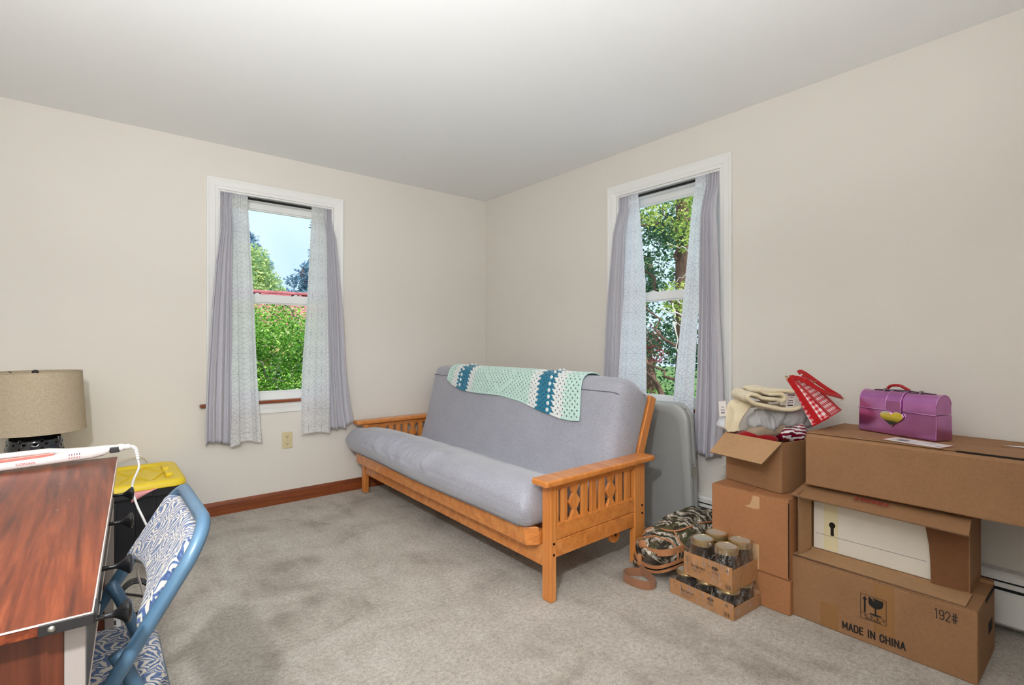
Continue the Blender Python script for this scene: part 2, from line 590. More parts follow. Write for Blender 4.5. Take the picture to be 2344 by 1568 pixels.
def frame(o, x, y):
    """matrix with origin o, local x, y axes (z = x cross y)"""
    x = Vector(x).normalized(); y = Vector(y); y = (y - x * y.dot(x)).normalized(); z = x.cross(y)
    return Matrix(((x.x, y.x, z.x, o[0]), (x.y, y.y, z.y, o[1]), (x.z, y.z, z.z, o[2]), (0, 0, 0, 1)))
def clone(src, loc, label=None):
    """copy a thing and its parts (and their parts), sharing mesh data"""
    r = src.copy(); COL.objects.link(r); r.location = loc
    if label: r['label'] = label
    for ch in src.children:
        c = ch.copy(); COL.objects.link(c); c.parent = r
        for g in ch.children:
            d = g.copy(); COL.objects.link(d); d.parent = c
    return r

# ================================================================== ROOM SHELL
XB, YA, ZC = 2.81, 3.82, 2.44
XL, YF = -1.35, -0.30
T_ = 0.16
W1 = (0.637, 1.396); W2 = (1.517, 2.277); WZ = (0.715, 2.145)

st(MB().box((XL - T_, YF - T_, -0.12), (XB + T_, YA + T_, 0.0)).build('floor', 'beige_carpet'))
st(MB().box((XL - T_, YF - T_, ZC), (XB + T_, YA + T_, ZC + 0.12)).build('ceiling', 'ceiling_paint'))
def wall_with_hole(name, to3, s0, s1, hole):
    m = MB()
    # one continuous wall with an opening: front and back ring, reveal and rim
    ring = lambda d: [to3(s0, d, 0), to3(s1, d, 0), to3(s1, d, ZC), to3(s0, d, ZC),
                      to3(hole[0], d, WZ[0]), to3(hole[1], d, WZ[0]), to3(hole[1], d, WZ[1]), to3(hole[0], d, WZ[1])]
    vs = ring(0.0) + ring(-T_)
    fs = []
    for o in (0, 8):
        for k in range(4):
            k2 = (k + 1) % 4
            fs.append((o + k, o + k2, o + 4 + k2, o + 4 + k))
    for k in range(4):
        k2 = (k + 1) % 4
        fs.append((k, k2, 8 + k2, 8 + k)); fs.append((4 + k, 4 + k2, 12 + k2, 12 + k))
    m.add(vs, fs)
    return st(m.build(name, 'cream_wall_paint'))
A3 = lambda s, d, z: (s, YA - d, z)
B3 = lambda s, d, z: (XB - d, s, z)
wall_with_hole('wall_back', A3, XL - T_, XB + T_, W1)
wall_with_hole('wall_right', B3, YF - T_, YA, W2)
st(MB().box((XL - T_, YF - T_, 0), (XL, YA, ZC)).build('wall_left', 'cream_wall_paint'))
st(MB().box((XL, YF - T_, 0), (XB, YF, ZC)).build('wall_front', 'cream_wall_paint'))

# wooden baseboard along the back wall, with an eased top edge
prof = [(0, 0), (0.015, 0), (0.015, 0.066), (0.012, 0.078), (0.006, 0.086), (0, 0.088)]
m = MB().prism([(YA - d, z) for d, z in prof], XL, XB - 0.07, 'x')
st(m.build('baseboard_back', 'stained_trim_wood'))
m = MB().prism([(XL + d, z) for d, z in prof], YF, YA - 0.015, 'y')
st(m.build('baseboard_left', 'stained_trim_wood_y'))

# hot-water baseboard heater along the right wall
heater = thing('baseboard_heater', 'long white metal baseboard heater along the right wall', 'heater', (XB - 0.03, 1.2, 0))
y0, y1 = -0.27, 3.78
MB().prism([(XB, 0.03), (XB - 0.012, 0.03), (XB - 0.012, 0.205), (XB, 0.235)], y0, y1, 'y').build('back_panel', 'heater_white', heater)
MB().prism([(XB, 0.236), (XB - 0.05, 0.236), (XB - 0.062, 0.226), (XB - 0.062, 0.203), (XB - 0.058, 0.203), (XB - 0.058, 0.222), (XB - 0.05, 0.230), (XB, 0.230)], y0, y1, 'y').build('top_hood', 'heater_white', heater)
MB().box((XB - 0.060, y0, 0.176), (XB - 0.054, y1, 0.194)).build('damper_blade', 'heater_white', heater)
MB().prism([(XB - 0.062, 0.166), (XB - 0.070, 0.160), (XB - 0.070, 0.040), (XB - 0.062, 0.030), (XB - 0.056, 0.030), (XB - 0.056, 0.160)], y0, y1, 'y').build('front_panel', 'heater_white', heater, bevel=0.002)
MB().box((XB - 0.054, y0, 0.04), (XB - 0.012, y1, 0.20)).build('heating_fins', 'black_gap', heater)
for yy in (y0, y1):
    MB().box((XB - 0.072, yy - 0.012, 0.0), (XB, yy + 0.012, 0.238)).build('end_cap', 'heater_white', heater, bevel=0.004)
for yy in (0.0, 1.0, 2.2, 3.4):
    MB().box((XB - 0.05, yy - 0.01, 0.0), (XB - 0.02, yy + 0.01, 0.05)).build('bracket', 'heater_white', heater)

# ------------------------------------------------------------------ windows
def window(name, to3, hole, loc, stool_mat):
    w = struct(name, loc)
    a, b = hole; z0, z1 = WZ
    cw = 0.070
    def bx(n, s0, s1, d0, d1, q0, q1, mat='white_trim_paint', bev=0.002, par=None):
        p = to3(s0, d0, q0); q = to3(s1, d1, q1)
        lo = [min(p[i], q[i]) for i in range(3)]; hi = [max(p[i], q[i]) for i in range(3)]
        return MB().box(lo, hi).build(n, mat, par or w, bevel=bev)
    # colonial casing: stepped profile, thicker at the outside
    cp = [(0, 0), (0, 0.011), (0.018, 0.013), (0.022, 0.016), (0.052, 0.019), (0.060, 0.022), (0.070, 0.022), (0.070, 0)]
    def casing(n, left):
        m = MB()
        sg = -1 if left else 1
        e = a if left else b
        lo = [to3(e + sg * t, d, z0 + 0.022) for t, d in cp]
        hi = [to3(e + sg * t, d, z1 + t) for t, d in cp]
        k = len(cp)
        m.add(lo + hi, [list(range(k)), list(range(k, 2 * k))[::-1]] + [(i, (i + 1) % k, k + (i + 1) % k, k + i) for i in range(k)])
        return m.build(n, 'white_trim_paint', w)
    casing('side_casing', True); casing('side_casing', False)
    m = MB(); k = len(cp)
    lo = [to3(a - t, d, z1 + t) for t, d in cp]; hi = [to3(b + t, d, z1 + t) for t, d in cp]
    m.add(lo + hi, [list(range(k)), list(range(k, 2 * k))[::-1]] + [(i, (i + 1) % k, k + (i + 1) % k, k + i) for i in range(k)])
    m.build('head_casing', 'white_trim_paint', w)
    # jamb liner
    th = 0.012
    bx('jamb', a, a + th, -0.145, 0.0, z0, z1); bx('jamb', b - th, b, -0.145, 0.0, z0, z1)
    bx('head_jamb', a + th, b - th, -0.145, 0.0, z1 - th, z1)
    # wooden stool and white apron below
    bx('window_stool', a - 0.108, b + 0.108, 0.0, 0.042, z0 + 0.0, z0 + 0.021, stool_mat, 0.005)
    bx('window_sill', a + 0.0, b, -0.15, 0.0, z0, z0 + 0.019, 'white_trim_paint')
    m = MB(); ap = [(0, 0.714), (0.018, 0.714), (0.018, 0.69), (0.014, 0.672), (0.012, 0.645), (0, 0.642)]
    lo = [to3(a - 0.07, d, z) for d, z in ap]; hi = [to3(b + 0.07, d, z) for d, z in ap]; k = len(ap)
    m.add(lo + hi, [list(range(k)), list(range(k, 2 * k))[::-1]] + [(i, (i + 1) % k, k + (i + 1) % k, k + i) for i in range(k)])
    m.build('apron', 'white_trim_paint', w)
    # vinyl frame stops
    for s0, s1 in ((a + th, a + th + 0.02), (b - th - 0.02, b - th)):
        bx('frame_stop', s0, s1, -0.145, -0.045, z0 + 0.019, z1 - th, 'vinyl_white')
    bx('frame_head', a + th, b - th, -0.145, -0.045, z1 - th - 0.022, z1 - th, 'vinyl_white')
    def sash(n, d0, d1, q0, q1, rail_b, rail_t, stile=0.042):
        s0, s1 = a + 0.032, b - 0.032
        m = MB()
        def add(u0, u1, v0, v1, e0, e1):
            p = to3(u0, e0, v0); q = to3(u1, e1, v1)
            m.box([min(p[i], q[i]) for i in range(3)], [max(p[i], q[i]) for i in range(3)])
        add(s0, s0 + stile, q0, q1, d0, d1); add(s1 - stile, s1, q0, q1, d0, d1)
        add(s0 + stile, s1 - stile, q0, q0 + rail_b, d0, d1); add(s0 + stile, s1 - stile, q1 - rail_t, q1, d0, d1)
        # glazing bead
        e = 0.010; dm = (d0 + d1) / 2
        for u0, u1, v0, v1 in ((s0 + stile, s0 + stile + e, q0 + rail_b, q1 - rail_t), (s1 - stile - e, s1 - stile, q0 + rail_b, q1 - rail_t),
                               (s0 + stile + e, s1 - stile - e, q0 + rail_b, q0 + rail_b + e), (s0 + stile + e, s1 - stile - e, q1 - rail_t - e, q1 - rail_t)):
            add(u0, u1, v0, v1, dm - 0.009, dm + 0.009)
        f = m.build(n, 'vinyl_white', w, bevel=0.0015)
        p = to3(s0 + stile, dm - 0.002, q0 + rail_b); q = to3(s1 - stile, dm + 0.002, q1 - rail_t)
        MB().box([min(p[i], q[i]) for i in range(3)], [max(p[i], q[i]) for i in range(3)]).build('pane', 'window_glass', f)
        return f
    lo = sash('lower_sash', -0.085, -0.050, z0 + 0.019, 1.468, 0.049, 0.052)
    up = sash('upper_sash', -0.122, -0.088, 1.425, z1 - 0.034, 0.040, 0.040)
    # tilt latches on the meeting rail and a finger lift below
    for s in (a + 0.25, b - 0.25):
        m = MB()
        p = to3(s - 0.022, -0.080, 1.468); q = to3(s + 0.022, -0.056, 1.474)
        m.box([min(p[i], q[i]) for i in range(3)], [max(p[i], q[i]) for i in range(3)])
        c = to3(s, -0.068, 1.474)
        m.ball(c, (0.014, 0.014, 0.008), 10, 5)
        m.build('sash_latch', 'vinyl_white', lo, smooth=40)
        p = to3(s - 0.026, -0.087, 1.468); q = to3(s + 0.026, -0.081, 1.482)
        MB().box([min(p[i], q[i]) for i in range(3)], [max(p[i], q[i]) for i in range(3)]).build('latch_slot', 'black_gap', lo)
    return w
window('window_1', A3, W1, (1.0165, YA, 0.72), 'stained_trim_wood')
window('window_2', B3, W2, (XB, 1.897, 0.72), 'stained_trim_wood_y')

def rod(to3, hole, label):
    p, q = to3(hole[0] + 0.012, -0.030, 2.122), to3(hole[1] - 0.012, -0.030, 2.122)
    m = MB().tube([p, q], 0.0075, 10)
    o = tag(m.build('curtain_rod', 'black_rod', org=p, smooth=50), label, 'curtain rod', 'tension rods in the window heads')
    for e in (p, q):
        n = Vector(q) - Vector(p); n.normalize(); s = 1 if e is p else -1
        MB().tube([Vector(e), Vector(e) + n * (0.018 * s)], 0.0115, 12).build('end_cap', 'black_rod', o, smooth=50)
plain('black_rod', (14, 14, 15), 0.4)
rod(A3, W1, 'black tension rod across the head of the back wall window')
rod(B3, W2, 'black tension rod across the head of the right wall window')

# ------------------------------------------------------------------ curtains
def curtain(name, to3, tab, folds, amp, mat, label, cat, group, hem=None, seed=0, nu=64, nv=72, dirs=1, sharp=0.0):
    rnd = random.Random(seed)
    ph = [rnd.uniform(0, 6.28) for _ in range(6)]
    zt = max(r[0] for r in tab); zb = min(r[0] for r in tab)
    def row(z): return interp(tab, z)
    def fn(u, v):
        z = lerp(zt, zb, v)
        d, sl, sr = row(z)
        if hem is not None:
            z += hem(u) * smoothstep(0.75, 1.0, v)
        g = smoothstep(0.0, 0.05, v)
        a = lerp(amp[0], amp[1], v ** 0.8)
        wv = math.sin(2 * math.pi * folds * u + ph[0] + 0.5 * math.sin(3 * v + ph[1]))
        if sharp: wv = math.copysign(abs(wv) ** (1 - sharp), wv)
        w2 = math.sin(2 * math.pi * folds * 2.3 * u + ph[2] + 1.2 * v)
        w3 = math.sin(2 * math.pi * 10 * u + ph[3])
        dd = d + a * (0.75 * wv + 0.28 * w2) + (1 - g) * 0.003 * w3
        # gathers below the rod pocket
        dd += 0.004 * w3 * math.exp(-((v - 0.03) / 0.05) ** 2)
        # slight sideways drift of folds so that they overlap
        s = lerp(sl, sr, u) + (sr - sl) * 0.05 * math.cos(2 * math.pi * folds * u + ph[0]) * u * (1 - u) * 4
        return to3(s, dd, z)
    full = folds * 0.0 + 1.0
    d0, sl0, sr0 = row(zb + 0.1)
    width = abs(sr0 - sl0) * 1.12
    m = MB().grid(fn, nu, nv, uvf=lambda u, v: (u * width, v * (zt - zb)))
    c = fn(0.5, 0.0)
    o = m.build(name, mat, org=c, smooth=True, recalc=False, solid=0.0016 if mat == 'grey_curtain_fabric' else 0.0)
    return tag(o, label, cat, group)

# back wall window; rows: z, distance out of the wall, left edge, right edge
curtain('grey_curtain', A3, [(2.142, -0.013, 0.652, 0.718), (2.06, -0.012, 0.652, 0.716), (1.98, 0.020, 0.650, 0.714), (1.90, 0.046, 0.645, 0.712), (1.66, 0.048, 0.614, 0.708), (1.37, 0.052, 0.590, 0.706), (0.95, 0.066, 0.562, 0.704), (0.70, 0.078, 0.551, 0.702), (0.478, 0.072, 0.552, 0.700)],
        3.2, (0.009, 0.024), 'grey_curtain_fabric', 'grey curtain at the left side of the back wall window', 'curtain', 'grey curtains', hem=lambda u: 0.012 * math.sin(5 * u), seed=3, sharp=0.3)
curtain('sheer_curtain', A3, [(2.150, -0.007, 0.706, 0.815), (2.06, -0.005, 0.703, 0.817), (1.385, 0.048, 0.697, 0.843), (0.94, 0.086, 0.690, 0.852), (0.72, 0.096, 0.690, 0.861), (0.465, 0.092, 0.690, 0.876)],
        2.2, (0.005, 0.014), 'sheer_curtain_fabric', 'white sheer curtain with grey line pattern, left in the back wall window', 'sheer curtain', 'white sheer curtains', hem=lambda u: 0.014 * math.sin(5.5 * u - 1.2) + 0.01 * u, seed=5)
curtain('sheer_curtain', A3, [(2.150, -0.007, 1.238, 1.346), (2.06, -0.005, 1.236, 1.348), (1.46, 0.046, 1.189, 1.345), (0.93, 0.086, 1.140, 1.340), (0.684, 0.096, 1.131, 1.338), (0.478, 0.090, 1.134, 1.338)],
        2.0, (0.005, 0.013), 'sheer_curtain_fabric', 'white sheer curtain with grey line pattern, right in the back wall window', 'sheer curtain', 'white sheer curtains', hem=lambda u: 0.012 * math.sin(4 * u) + 0.006 * u, seed=11)
curtain('grey_curtain', A3, [(2.142, -0.013, 1.326, 1.382), (2.07, -0.012, 1.327, 1.382), (1.99, 0.022, 1.328, 1.384), (1.91, 0.046, 1.329, 1.394), (1.74, 0.048, 1.330, 1.412), (1.346, 0.054, 1.330, 1.444), (0.92, 0.066, 1.326, 1.458), (0.657, 0.078, 1.330, 1.482), (0.495, 0.074, 1.334, 1.512)],
        3.0, (0.009, 0.026), 'grey_curtain_fabric', 'grey curtain at the right side of the back wall window, hem flaring out', 'curtain', 'grey curtains', hem=lambda u: 0.045 * smoothstep(0.72, 1.0, u), seed=8, sharp=0.3)
# right wall window (seen from the room, left is the far side)
curtain('grey_curtain', B3, [(2.142, -0.013, 2.260, 2.170), (2.06, -0.012, 2.260, 2.171), (1.98, 0.020, 2.262, 2.172), (1.88, 0.046, 2.270, 2.174), (1.39, 0.054, 2.316, 2.180), (0.905, 0.064, 2.338, 2.186), (0.70, 0.078, 2.344, 2.188), (0.478, 0.072, 2.346, 2.190)],
        3.4, (0.010, 0.022), 'grey_curtain_fabric', 'grey curtain at the far side of the right wall window, behind the futon', 'curtain', 'grey curtains', seed=21, sharp=0.3)
curtain('sheer_curtain', B3, [(2.150, -0.007, 2.176, 2.103), (1.96, 0.006, 2.180, 2.075), (1.53, 0.046, 2.186, 2.005), (0.91, 0.088, 2.192, 1.969), (0.72, 0.096, 2.192, 1.962), (0.47, 0.090, 2.192, 1.958)],
        2.0, (0.005, 0.012), 'sheer_curtain_fabric', 'white sheer curtain with grey line pattern, far side of the right wall window', 'sheer curtain', 'white sheer curtains', seed=25)
curtain('sheer_curtain', B3, [(2.150, -0.007, 1.681, 1.600), (1.9, 0.000, 1.708, 1.606), (1.49, 0.046, 1.720, 1.622), (0.93, 0.088, 1.762, 1.630), (0.72, 0.096, 1.778, 1.634), (0.47, 0.090, 1.786, 1.640)],
        2.0, (0.005, 0.012), 'sheer_curtain_fabric', 'white sheer curtain with grey line pattern, near side of the right wall window', 'sheer curtain', 'white sheer curtains', seed=31)
curtain('grey_curtain', B3, [(2.142, -0.013, 1.612, 1.534), (2.06, -0.012, 1.614, 1.534), (1.98, 0.020, 1.616, 1.532), (1.88, 0.046, 1.618, 1.524), (1.6, 0.050, 1.622, 1.510), (1.3, 0.054, 1.626, 1.502), (0.94, 0.068, 1.630, 1.478), (0.70, 0.080, 1.636, 1.466), (0.478, 0.072, 1.644, 1.490)],
        3.2, (0.010, 0.026), 'grey_curtain_fabric', 'grey curtain at the near side of the right wall window, above the boxes', 'curtain', 'grey curtains', hem=lambda u: 0.02 * math.sin(9 * u), seed=40, sharp=0.3)

# ------------------------------------------------------------------ outlet
plain('ivory_plastic', (214, 200, 160), 0.35)
plain('dark_slot', (30, 24, 20), 0.7)
plain('brass_screw', (190, 170, 120), 0.3, 0.8)
ot = thing('wall_outlet', 'ivory duplex power outlet on the wall under the back window', 'outlet', (1.066, YA, 0.442))
MB().box((1.031, YA - 0.006, 0.384), (1.101, YA, 0.500)).build('cover_plate', 'ivory_plastic', ot, bevel=0.003)
for zc in (0.442 + 0.0245, 0.442 - 0.0245):
    pts = []
    for k in range(20):
        a = 2 * math.pi * k / 20
        pts.append((1.066 + 0.0165 * math.cos(a), max(zc - 0.0135, min(zc + 0.0135, zc + 0.0165 * math.sin(a)))))
    f = MB().prism(pts, YA - 0.0085, YA - 0.004, 'y').build('receptacle', 'ivory_plastic', ot, bevel=0.0006)
    MB().box((1.066 - 0.0075, YA - 0.0092, zc - 0.001), (1.066 - 0.005, YA - 0.0080, zc + 0.008)).build('slot', 'dark_slot', f)
    MB().box((1.066 + 0.005, YA - 0.0092, zc), (1.066 + 0.0072, YA - 0.0080, zc + 0.007)).build('slot', 'dark_slot', f)
    MB().lathe([(0.003, 0), (0.003, 0.0012)], 10, T=Matrix.Translation((1.066, YA - 0.0080, zc - 0.007)) @ Matrix.Rotation(R(90), 4, 'X')).build('ground_hole', 'dark_slot', f)
MB().lathe([(0.003, 0), (0.0025, 0.0012)], 10, T=Matrix.Translation((1.066, YA - 0.006, 0.442)) @ Matrix.Rotation(R(90), 4, 'X')).build('screw', 'brass_screw', ot)

# ================================================================== OUTDOORS
def leafmat(name, stops, trans=0.35):
    b = NB(name)
    g = b.n('ShaderNodeNewGeometry')
    col = b.ramp(g.outputs['Random Per Island'], stops)
    df = b.n('ShaderNodeBsdfPrincipled'); b.l(col, df.inputs['Base Color']); df.inputs['Roughness'].default_value = 0.45
    tl = b.n('ShaderNodeBsdfTranslucent'); b.l(col, tl.inputs[0])
    mx = b.n('ShaderNodeMixShader'); mx.inputs[0].default_value = trans
    b.l(df.outputs[0], mx.inputs[1]); b.l(tl.outputs[0], mx.inputs[2])
    b.l(mx.outputs[0], b.out.inputs[0])
leafmat('bright_leaf', [(0.0, (52, 104, 26)), (0.35, (104, 170, 46)), (0.65, (154, 208, 78)), (0.85, (196, 230, 120)), (1.0, (236, 246, 190))])
leafmat('holly_leaf', [(0.0, (18, 52, 34)), (0.4, (34, 86, 54)), (0.8, (66, 122, 66)), (1.0, (150, 178, 120))], 0.25)
leafmat('lime_leaf', [(0.0, (96, 128, 40)), (0.5, (160, 184, 70)), (1.0, (220, 226, 130))])
leafmat('hazed_needle', [(0.0, (96, 132, 164)), (0.5, (126, 162, 190)), (1.0, (160, 192, 208))], 0.2)  # distance haze put into the needle colour as a pale blue tint
leafmat('pale_leaf', [(0.0, (130, 172, 140)), (0.5, (186, 212, 146)), (1.0, (230, 236, 160))])
leafmat('red_leaf', [(0.0, (150, 60, 70)), (1.0, (214, 120, 130))])
leafmat('grass_blade', [(0.0, (70, 130, 40)), (1.0, (170, 210, 90))])
wood('bark', (56, 40, 32), (104, 76, 62), (146, 112, 94), 'Z', 0.5, 0.9)
plain('grey_bark', (120, 112, 104), 0.9, grain=0.3, gscale=20)
plain('lawn_ground', (96, 128, 62), 0.95, grain=0.35, gscale=4)

st(MB().box((-30, 4.2, -1.45), (45, 60, -1.3)).build('ground', 'lawn_ground'))

def leaves(name, parent, mat, n, sampler, size, seed, droop=0.0):
    rg = np.random.default_rng(seed)
    P = sampler(rg, n)
    n = len(P)
    th = rg.uniform(0, 2 * np.pi, n); ph = rg.uniform(-0.9, 0.9, n) - droop
    a = np.stack([np.cos(th) * np.cos(ph), np.sin(th) * np.cos(ph), np.sin(ph)], 1)
    r = rg.normal(size=(n, 3)); b = np.cross(a, r); b /= np.linalg.norm(b, axis=1)[:, None]
    c = np.cross(a, b)
    L = (size * rg.uniform(0.6, 1.35, n))[:, None]
    # folded leaf: base, two sides (raised), tip
    v0 = P; v1 = P + a * L * 0.45 + b * L * 0.26 + c * L * 0.08
    v2 = P + a * L; v3 = P + a * L * 0.45 - b * L * 0.26 + c * L * 0.08
    V = np.stack([v0, v1, v2, v3], 1).reshape(-1, 3) - np.array(ORG[parent.name])
    i = np.arange(n)[:, None] * 4
    F = np.concatenate([np.concatenate([i, i + 1, i + 2], 1), np.concatenate([i, i + 2, i + 3], 1)], 0)
    me = bpy.data.meshes.new(name)
    me.from_pydata(V.tolist(), [], F.tolist())
    me.materials.append(MATS[mat]); me.update()
    o = bpy.data.objects.new(name, me); COL.objects.link(o); o.parent = parent
    ORG[o.name] = ORG[parent.name]
    o['kind'] = 'stuff'
    return o
def clumps(centres, rad, squash=(1, 1, 1)):
    C = np.array(centres)
    def f(rg, n):
        k = rg.integers(0, len(C), n)
        d = rg.normal(size=(n, 3)); d /= np.linalg.norm(d, axis=1)[:, None]
        rr = rad * rg.uniform(0.35, 1.0, n) ** 0.5
        return C[k] + d * rr[:, None] * np.array(squash)
    return f
def branch_path(a, b, sag, seed, n=8):
    rnd = random.Random(seed); a = Vector(a); b = Vector(b)
    return [a.lerp(b, t / n) + Vector((rnd.uniform(-1, 1), rnd.uniform(-1, 1), rnd.uniform(-1, 1))) * sag * math.sin(math.pi * t / n) for t in range(n + 1)]

def tree(name, label, loc, height, trunk_r, bark_mat, leafs, branches, group=None, cat='tree'):
    t = thing(name, label, cat, loc, group)
    x, y, z = loc
    rnd = random.Random(hash(label) % 1000 if False else int(abs(x * 37 + y * 11)))
    path = [(x + rnd.uniform(-1, 1) * trunk_r * 0.5 * k, y + rnd.uniform(-1, 1) * trunk_r * 0.5 * k, z + height * k / 6) for k in range(7)]
    MB().tube(path, [trunk_r * (1.15 - 0.09 * k) for k in range(7)], 14).build('trunk', bark_mat, t, smooth=True)
    for i, (a, b, r) in enumerate(branches):
        p = branch_path(a, b, 0.10 * (Vector(b) - Vector(a)).length, i + 3)
        n = len(p)
        MB().tube(p, [r * (1 - 0.8 * k / (n - 1)) for k in range(n)], 7).build('branch', bark_mat, t, smooth=True)
    for i, (mat, n, sampler, size) in enumerate(leafs):
        leaves('foliage', t, mat, n, sampler, size, 10 + i + int(abs(x * 10)))
    return t
rg0 = random.Random(4)
def rc(n, x, y, z):
    return [(rg0.uniform(*x), rg0.uniform(*y), rg0.uniform(*z)) for _ in range(n)]

# leafy shrub close outside the back wall window
sx, sy = 1.78, 6.45
tree('leafy_shrub', 'bright green leafy shrub close outside the back wall window', (sx, sy, -1.3), 1.5, 0.035, 'grey_bark',
     [('bright_leaf', 30000, clumps(rc(90, (0.9, 2.6), (5.9, 7.1), (0.30, 1.28)) + rc(14, (1.0, 1.6), (5.9, 7.0), (1.2, 1.42)) + rc(5, (1.75, 2.3), (5.9, 7.0), (1.2, 1.40)), 0.27), 0.036), ('bright_leaf', 12000, clumps(rc(60, (1.0, 2.5), (6.3, 7.2), (0.35, 1.22)), 0.26), 0.055)],
     [((sx, sy, -0.2), (1.30, 6.2, 1.0), 0.018), ((sx, sy, 0.0), (2.1, 6.3, 1.3), 0.018), ((sx, sy, -0.1), (1.55, 5.9, 0.9), 0.014), ((sx, sy, 0.1), (2.5, 6.5, 0.9), 0.016),
      ((sx, sy, 0.1), (1.1, 6.6, 0.7), 0.014), ((1.3, 6.2, 1.0), (1.75, 6.0, 0.62), 0.009), ((1.55, 5.95, 1.62), (2.0, 6.1, 1.15), 0.010), ((sx, sy, 0.2), (1.9, 6.0, 1.55), 0.010), ((1.7, 6.0, 0.3), (1.2, 5.8, 0.55), 0.009)], cat='shrub')
# clipped dark hedge bush further down
tree('round_bush', 'dark green low bush beside the brick house', (2.55, 8.2, -1.3), 0.9, 0.05, 'bark',
     [('holly_leaf', 2600, clumps(rc(24, (2.2, 3.0), (7.8, 8.6), (-0.9, 0.25)), 0.32), 0.07)], [((2.55, 8.2, -0.6), (2.8, 8.0, 0.0), 0.02)], cat='shrub')

# ---- neighbouring brick house with a red shingle roof
def mk_brick():
    b = NB('orange_brick')
    v = b.coord()
    br = b.n('ShaderNodeTexBrick')
    br.inputs['Scale'].default_value = 1.0
    br.inputs['Brick Width'].default_value = 0.22; br.inputs['Row Height'].default_value = 0.075
    br.inputs['Mortar Size'].default_value = 0.006
    br.inputs['Color1'].default_value = lin((206, 138, 92)); br.inputs['Color2'].default_value = lin((176, 110, 72)); br.inputs['Mortar'].default_value = lin((206, 186, 164))
    x, y, z = b.sep(v)
    cv = b.n('ShaderNodeCombineXYZ'); b.l(x, cv.inputs[0]); b.l(z, cv.inputs[1])
    b.l(cv.outputs[0], br.inputs['Vector'])
    b.bsdf(br.outputs['Color'], 0.9, 0.0, b.bump(br.outputs['Fac'], -0.4, 0.01), 0.2)
mk_brick()
plain('red_shingle', (178, 108, 112), 0.85, grain=0.25, gscale=9)
plain('red_roof_felt', (150, 74, 74), 0.9)
plain('house_white', (240, 240, 238), 0.5)
plain('tan_gutter', (190, 160, 112), 0.6)
plain('dark_pane', (48, 56, 66), 0.15)
hs = thing('neighbouring_house', 'orange brick house with a red shingle roof beyond the back window', 'house', (3.5, 10.5, -1.3))
MB().box((-2.0, 10.5, -1.3), (2.62, 14.5, 1.05)).build('brick_wall', 'orange_brick', hs)
MB().box((2.62, 10.42, -1.3), (2.80, 10.62, 1.05)).build('corner_trim', 'house_white', hs)
MB().box((2.80, 10.62, -1.3), (7.5, 14.5, 1.05)).build('side_wall', 'orange_brick', hs)
wf = MB().box((1.55, 10.44, 0.0), (2.25, 10.52, 0.95)).build('window_frame', 'house_white', hs, bevel=0.01)
MB().box((1.63, 10.42, 0.08), (1.88, 10.45, 0.87)).build('pane', 'dark_pane', wf)
MB().box((1.92, 10.42, 0.08), (2.17, 10.45, 0.87)).build('pane', 'dark_pane', wf)
e0, e1 = (10.1, 1.02), (13.0, 2.30)
MB().hexa([(-2.6, e0[0], e0[1] - .08), (8, e0[0], e0[1] - .08), (8, e1[0], e1[1] - .08), (-2.6, e1[0], e1[1] - .08),
           (-2.6, e0[0], e0[1]), (8, e0[0], e0[1]), (8, e1[0], e1[1]), (-2.6, e1[0], e1[1])]).build('roof_deck', 'red_roof_felt', hs)
MB().hexa([(-2.6, 15.6, 1.0), (8, 15.6, 1.0), (8, e1[0], e1[1] - .08), (-2.6, e1[0], e1[1] - .08),
           (-2.6, 15.6, 1.08), (8, 15.6, 1.08), (8, e1[0], e1[1]), (-2.6, e1[0], e1[1])]).build('roof_deck', 'red_roof_felt', hs)
MB().box((-2.6, 12.9, 2.29), (8, 13.1, 2.36)).build('ridge_cap', 'red_shingle', hs, bevel=0.02)
MB().box((-2.6, 9.98, 0.92), (8, 10.12, 1.02)).build('gutter', 'tan_gutter', hs, bevel=0.02)
sl = Vector((0, e1[0] - e0[0], e1[1] - e0[1])); L = sl.length; sl.normalize()
nrm = Vector((0, -sl.z, sl.y))
shm = None; cnt = 0
rows = 20
for r in range(rows):
    for c in range(14):
        if cnt >= 290: break
        base = Vector((1.55 + c * 0.165 + (0.08 if r % 2 else 0), e0[0], e0[1])) + sl * (L * r / rows)
        if shm is None:
            h = L / rows
            m = MB().box((0, 0, 0), (0.158, h * 1.15, 0.02), T=frame((0, 0, 0), (1, 0, 0), sl) @ Matrix.Rotation(R(-3), 4, 'X'))
            o = m.build('shingle', 'red_shingle', hs)
            o.data.transform(Matrix.Translation(ORG[hs.name]))
            shm = o.data
        else:
            o = bpy.data.objects.new('shingle', shm); COL.objects.link(o); o.parent = hs
        o.location = base - ORG[hs.name] + nrm * 0.006
        cnt += 1

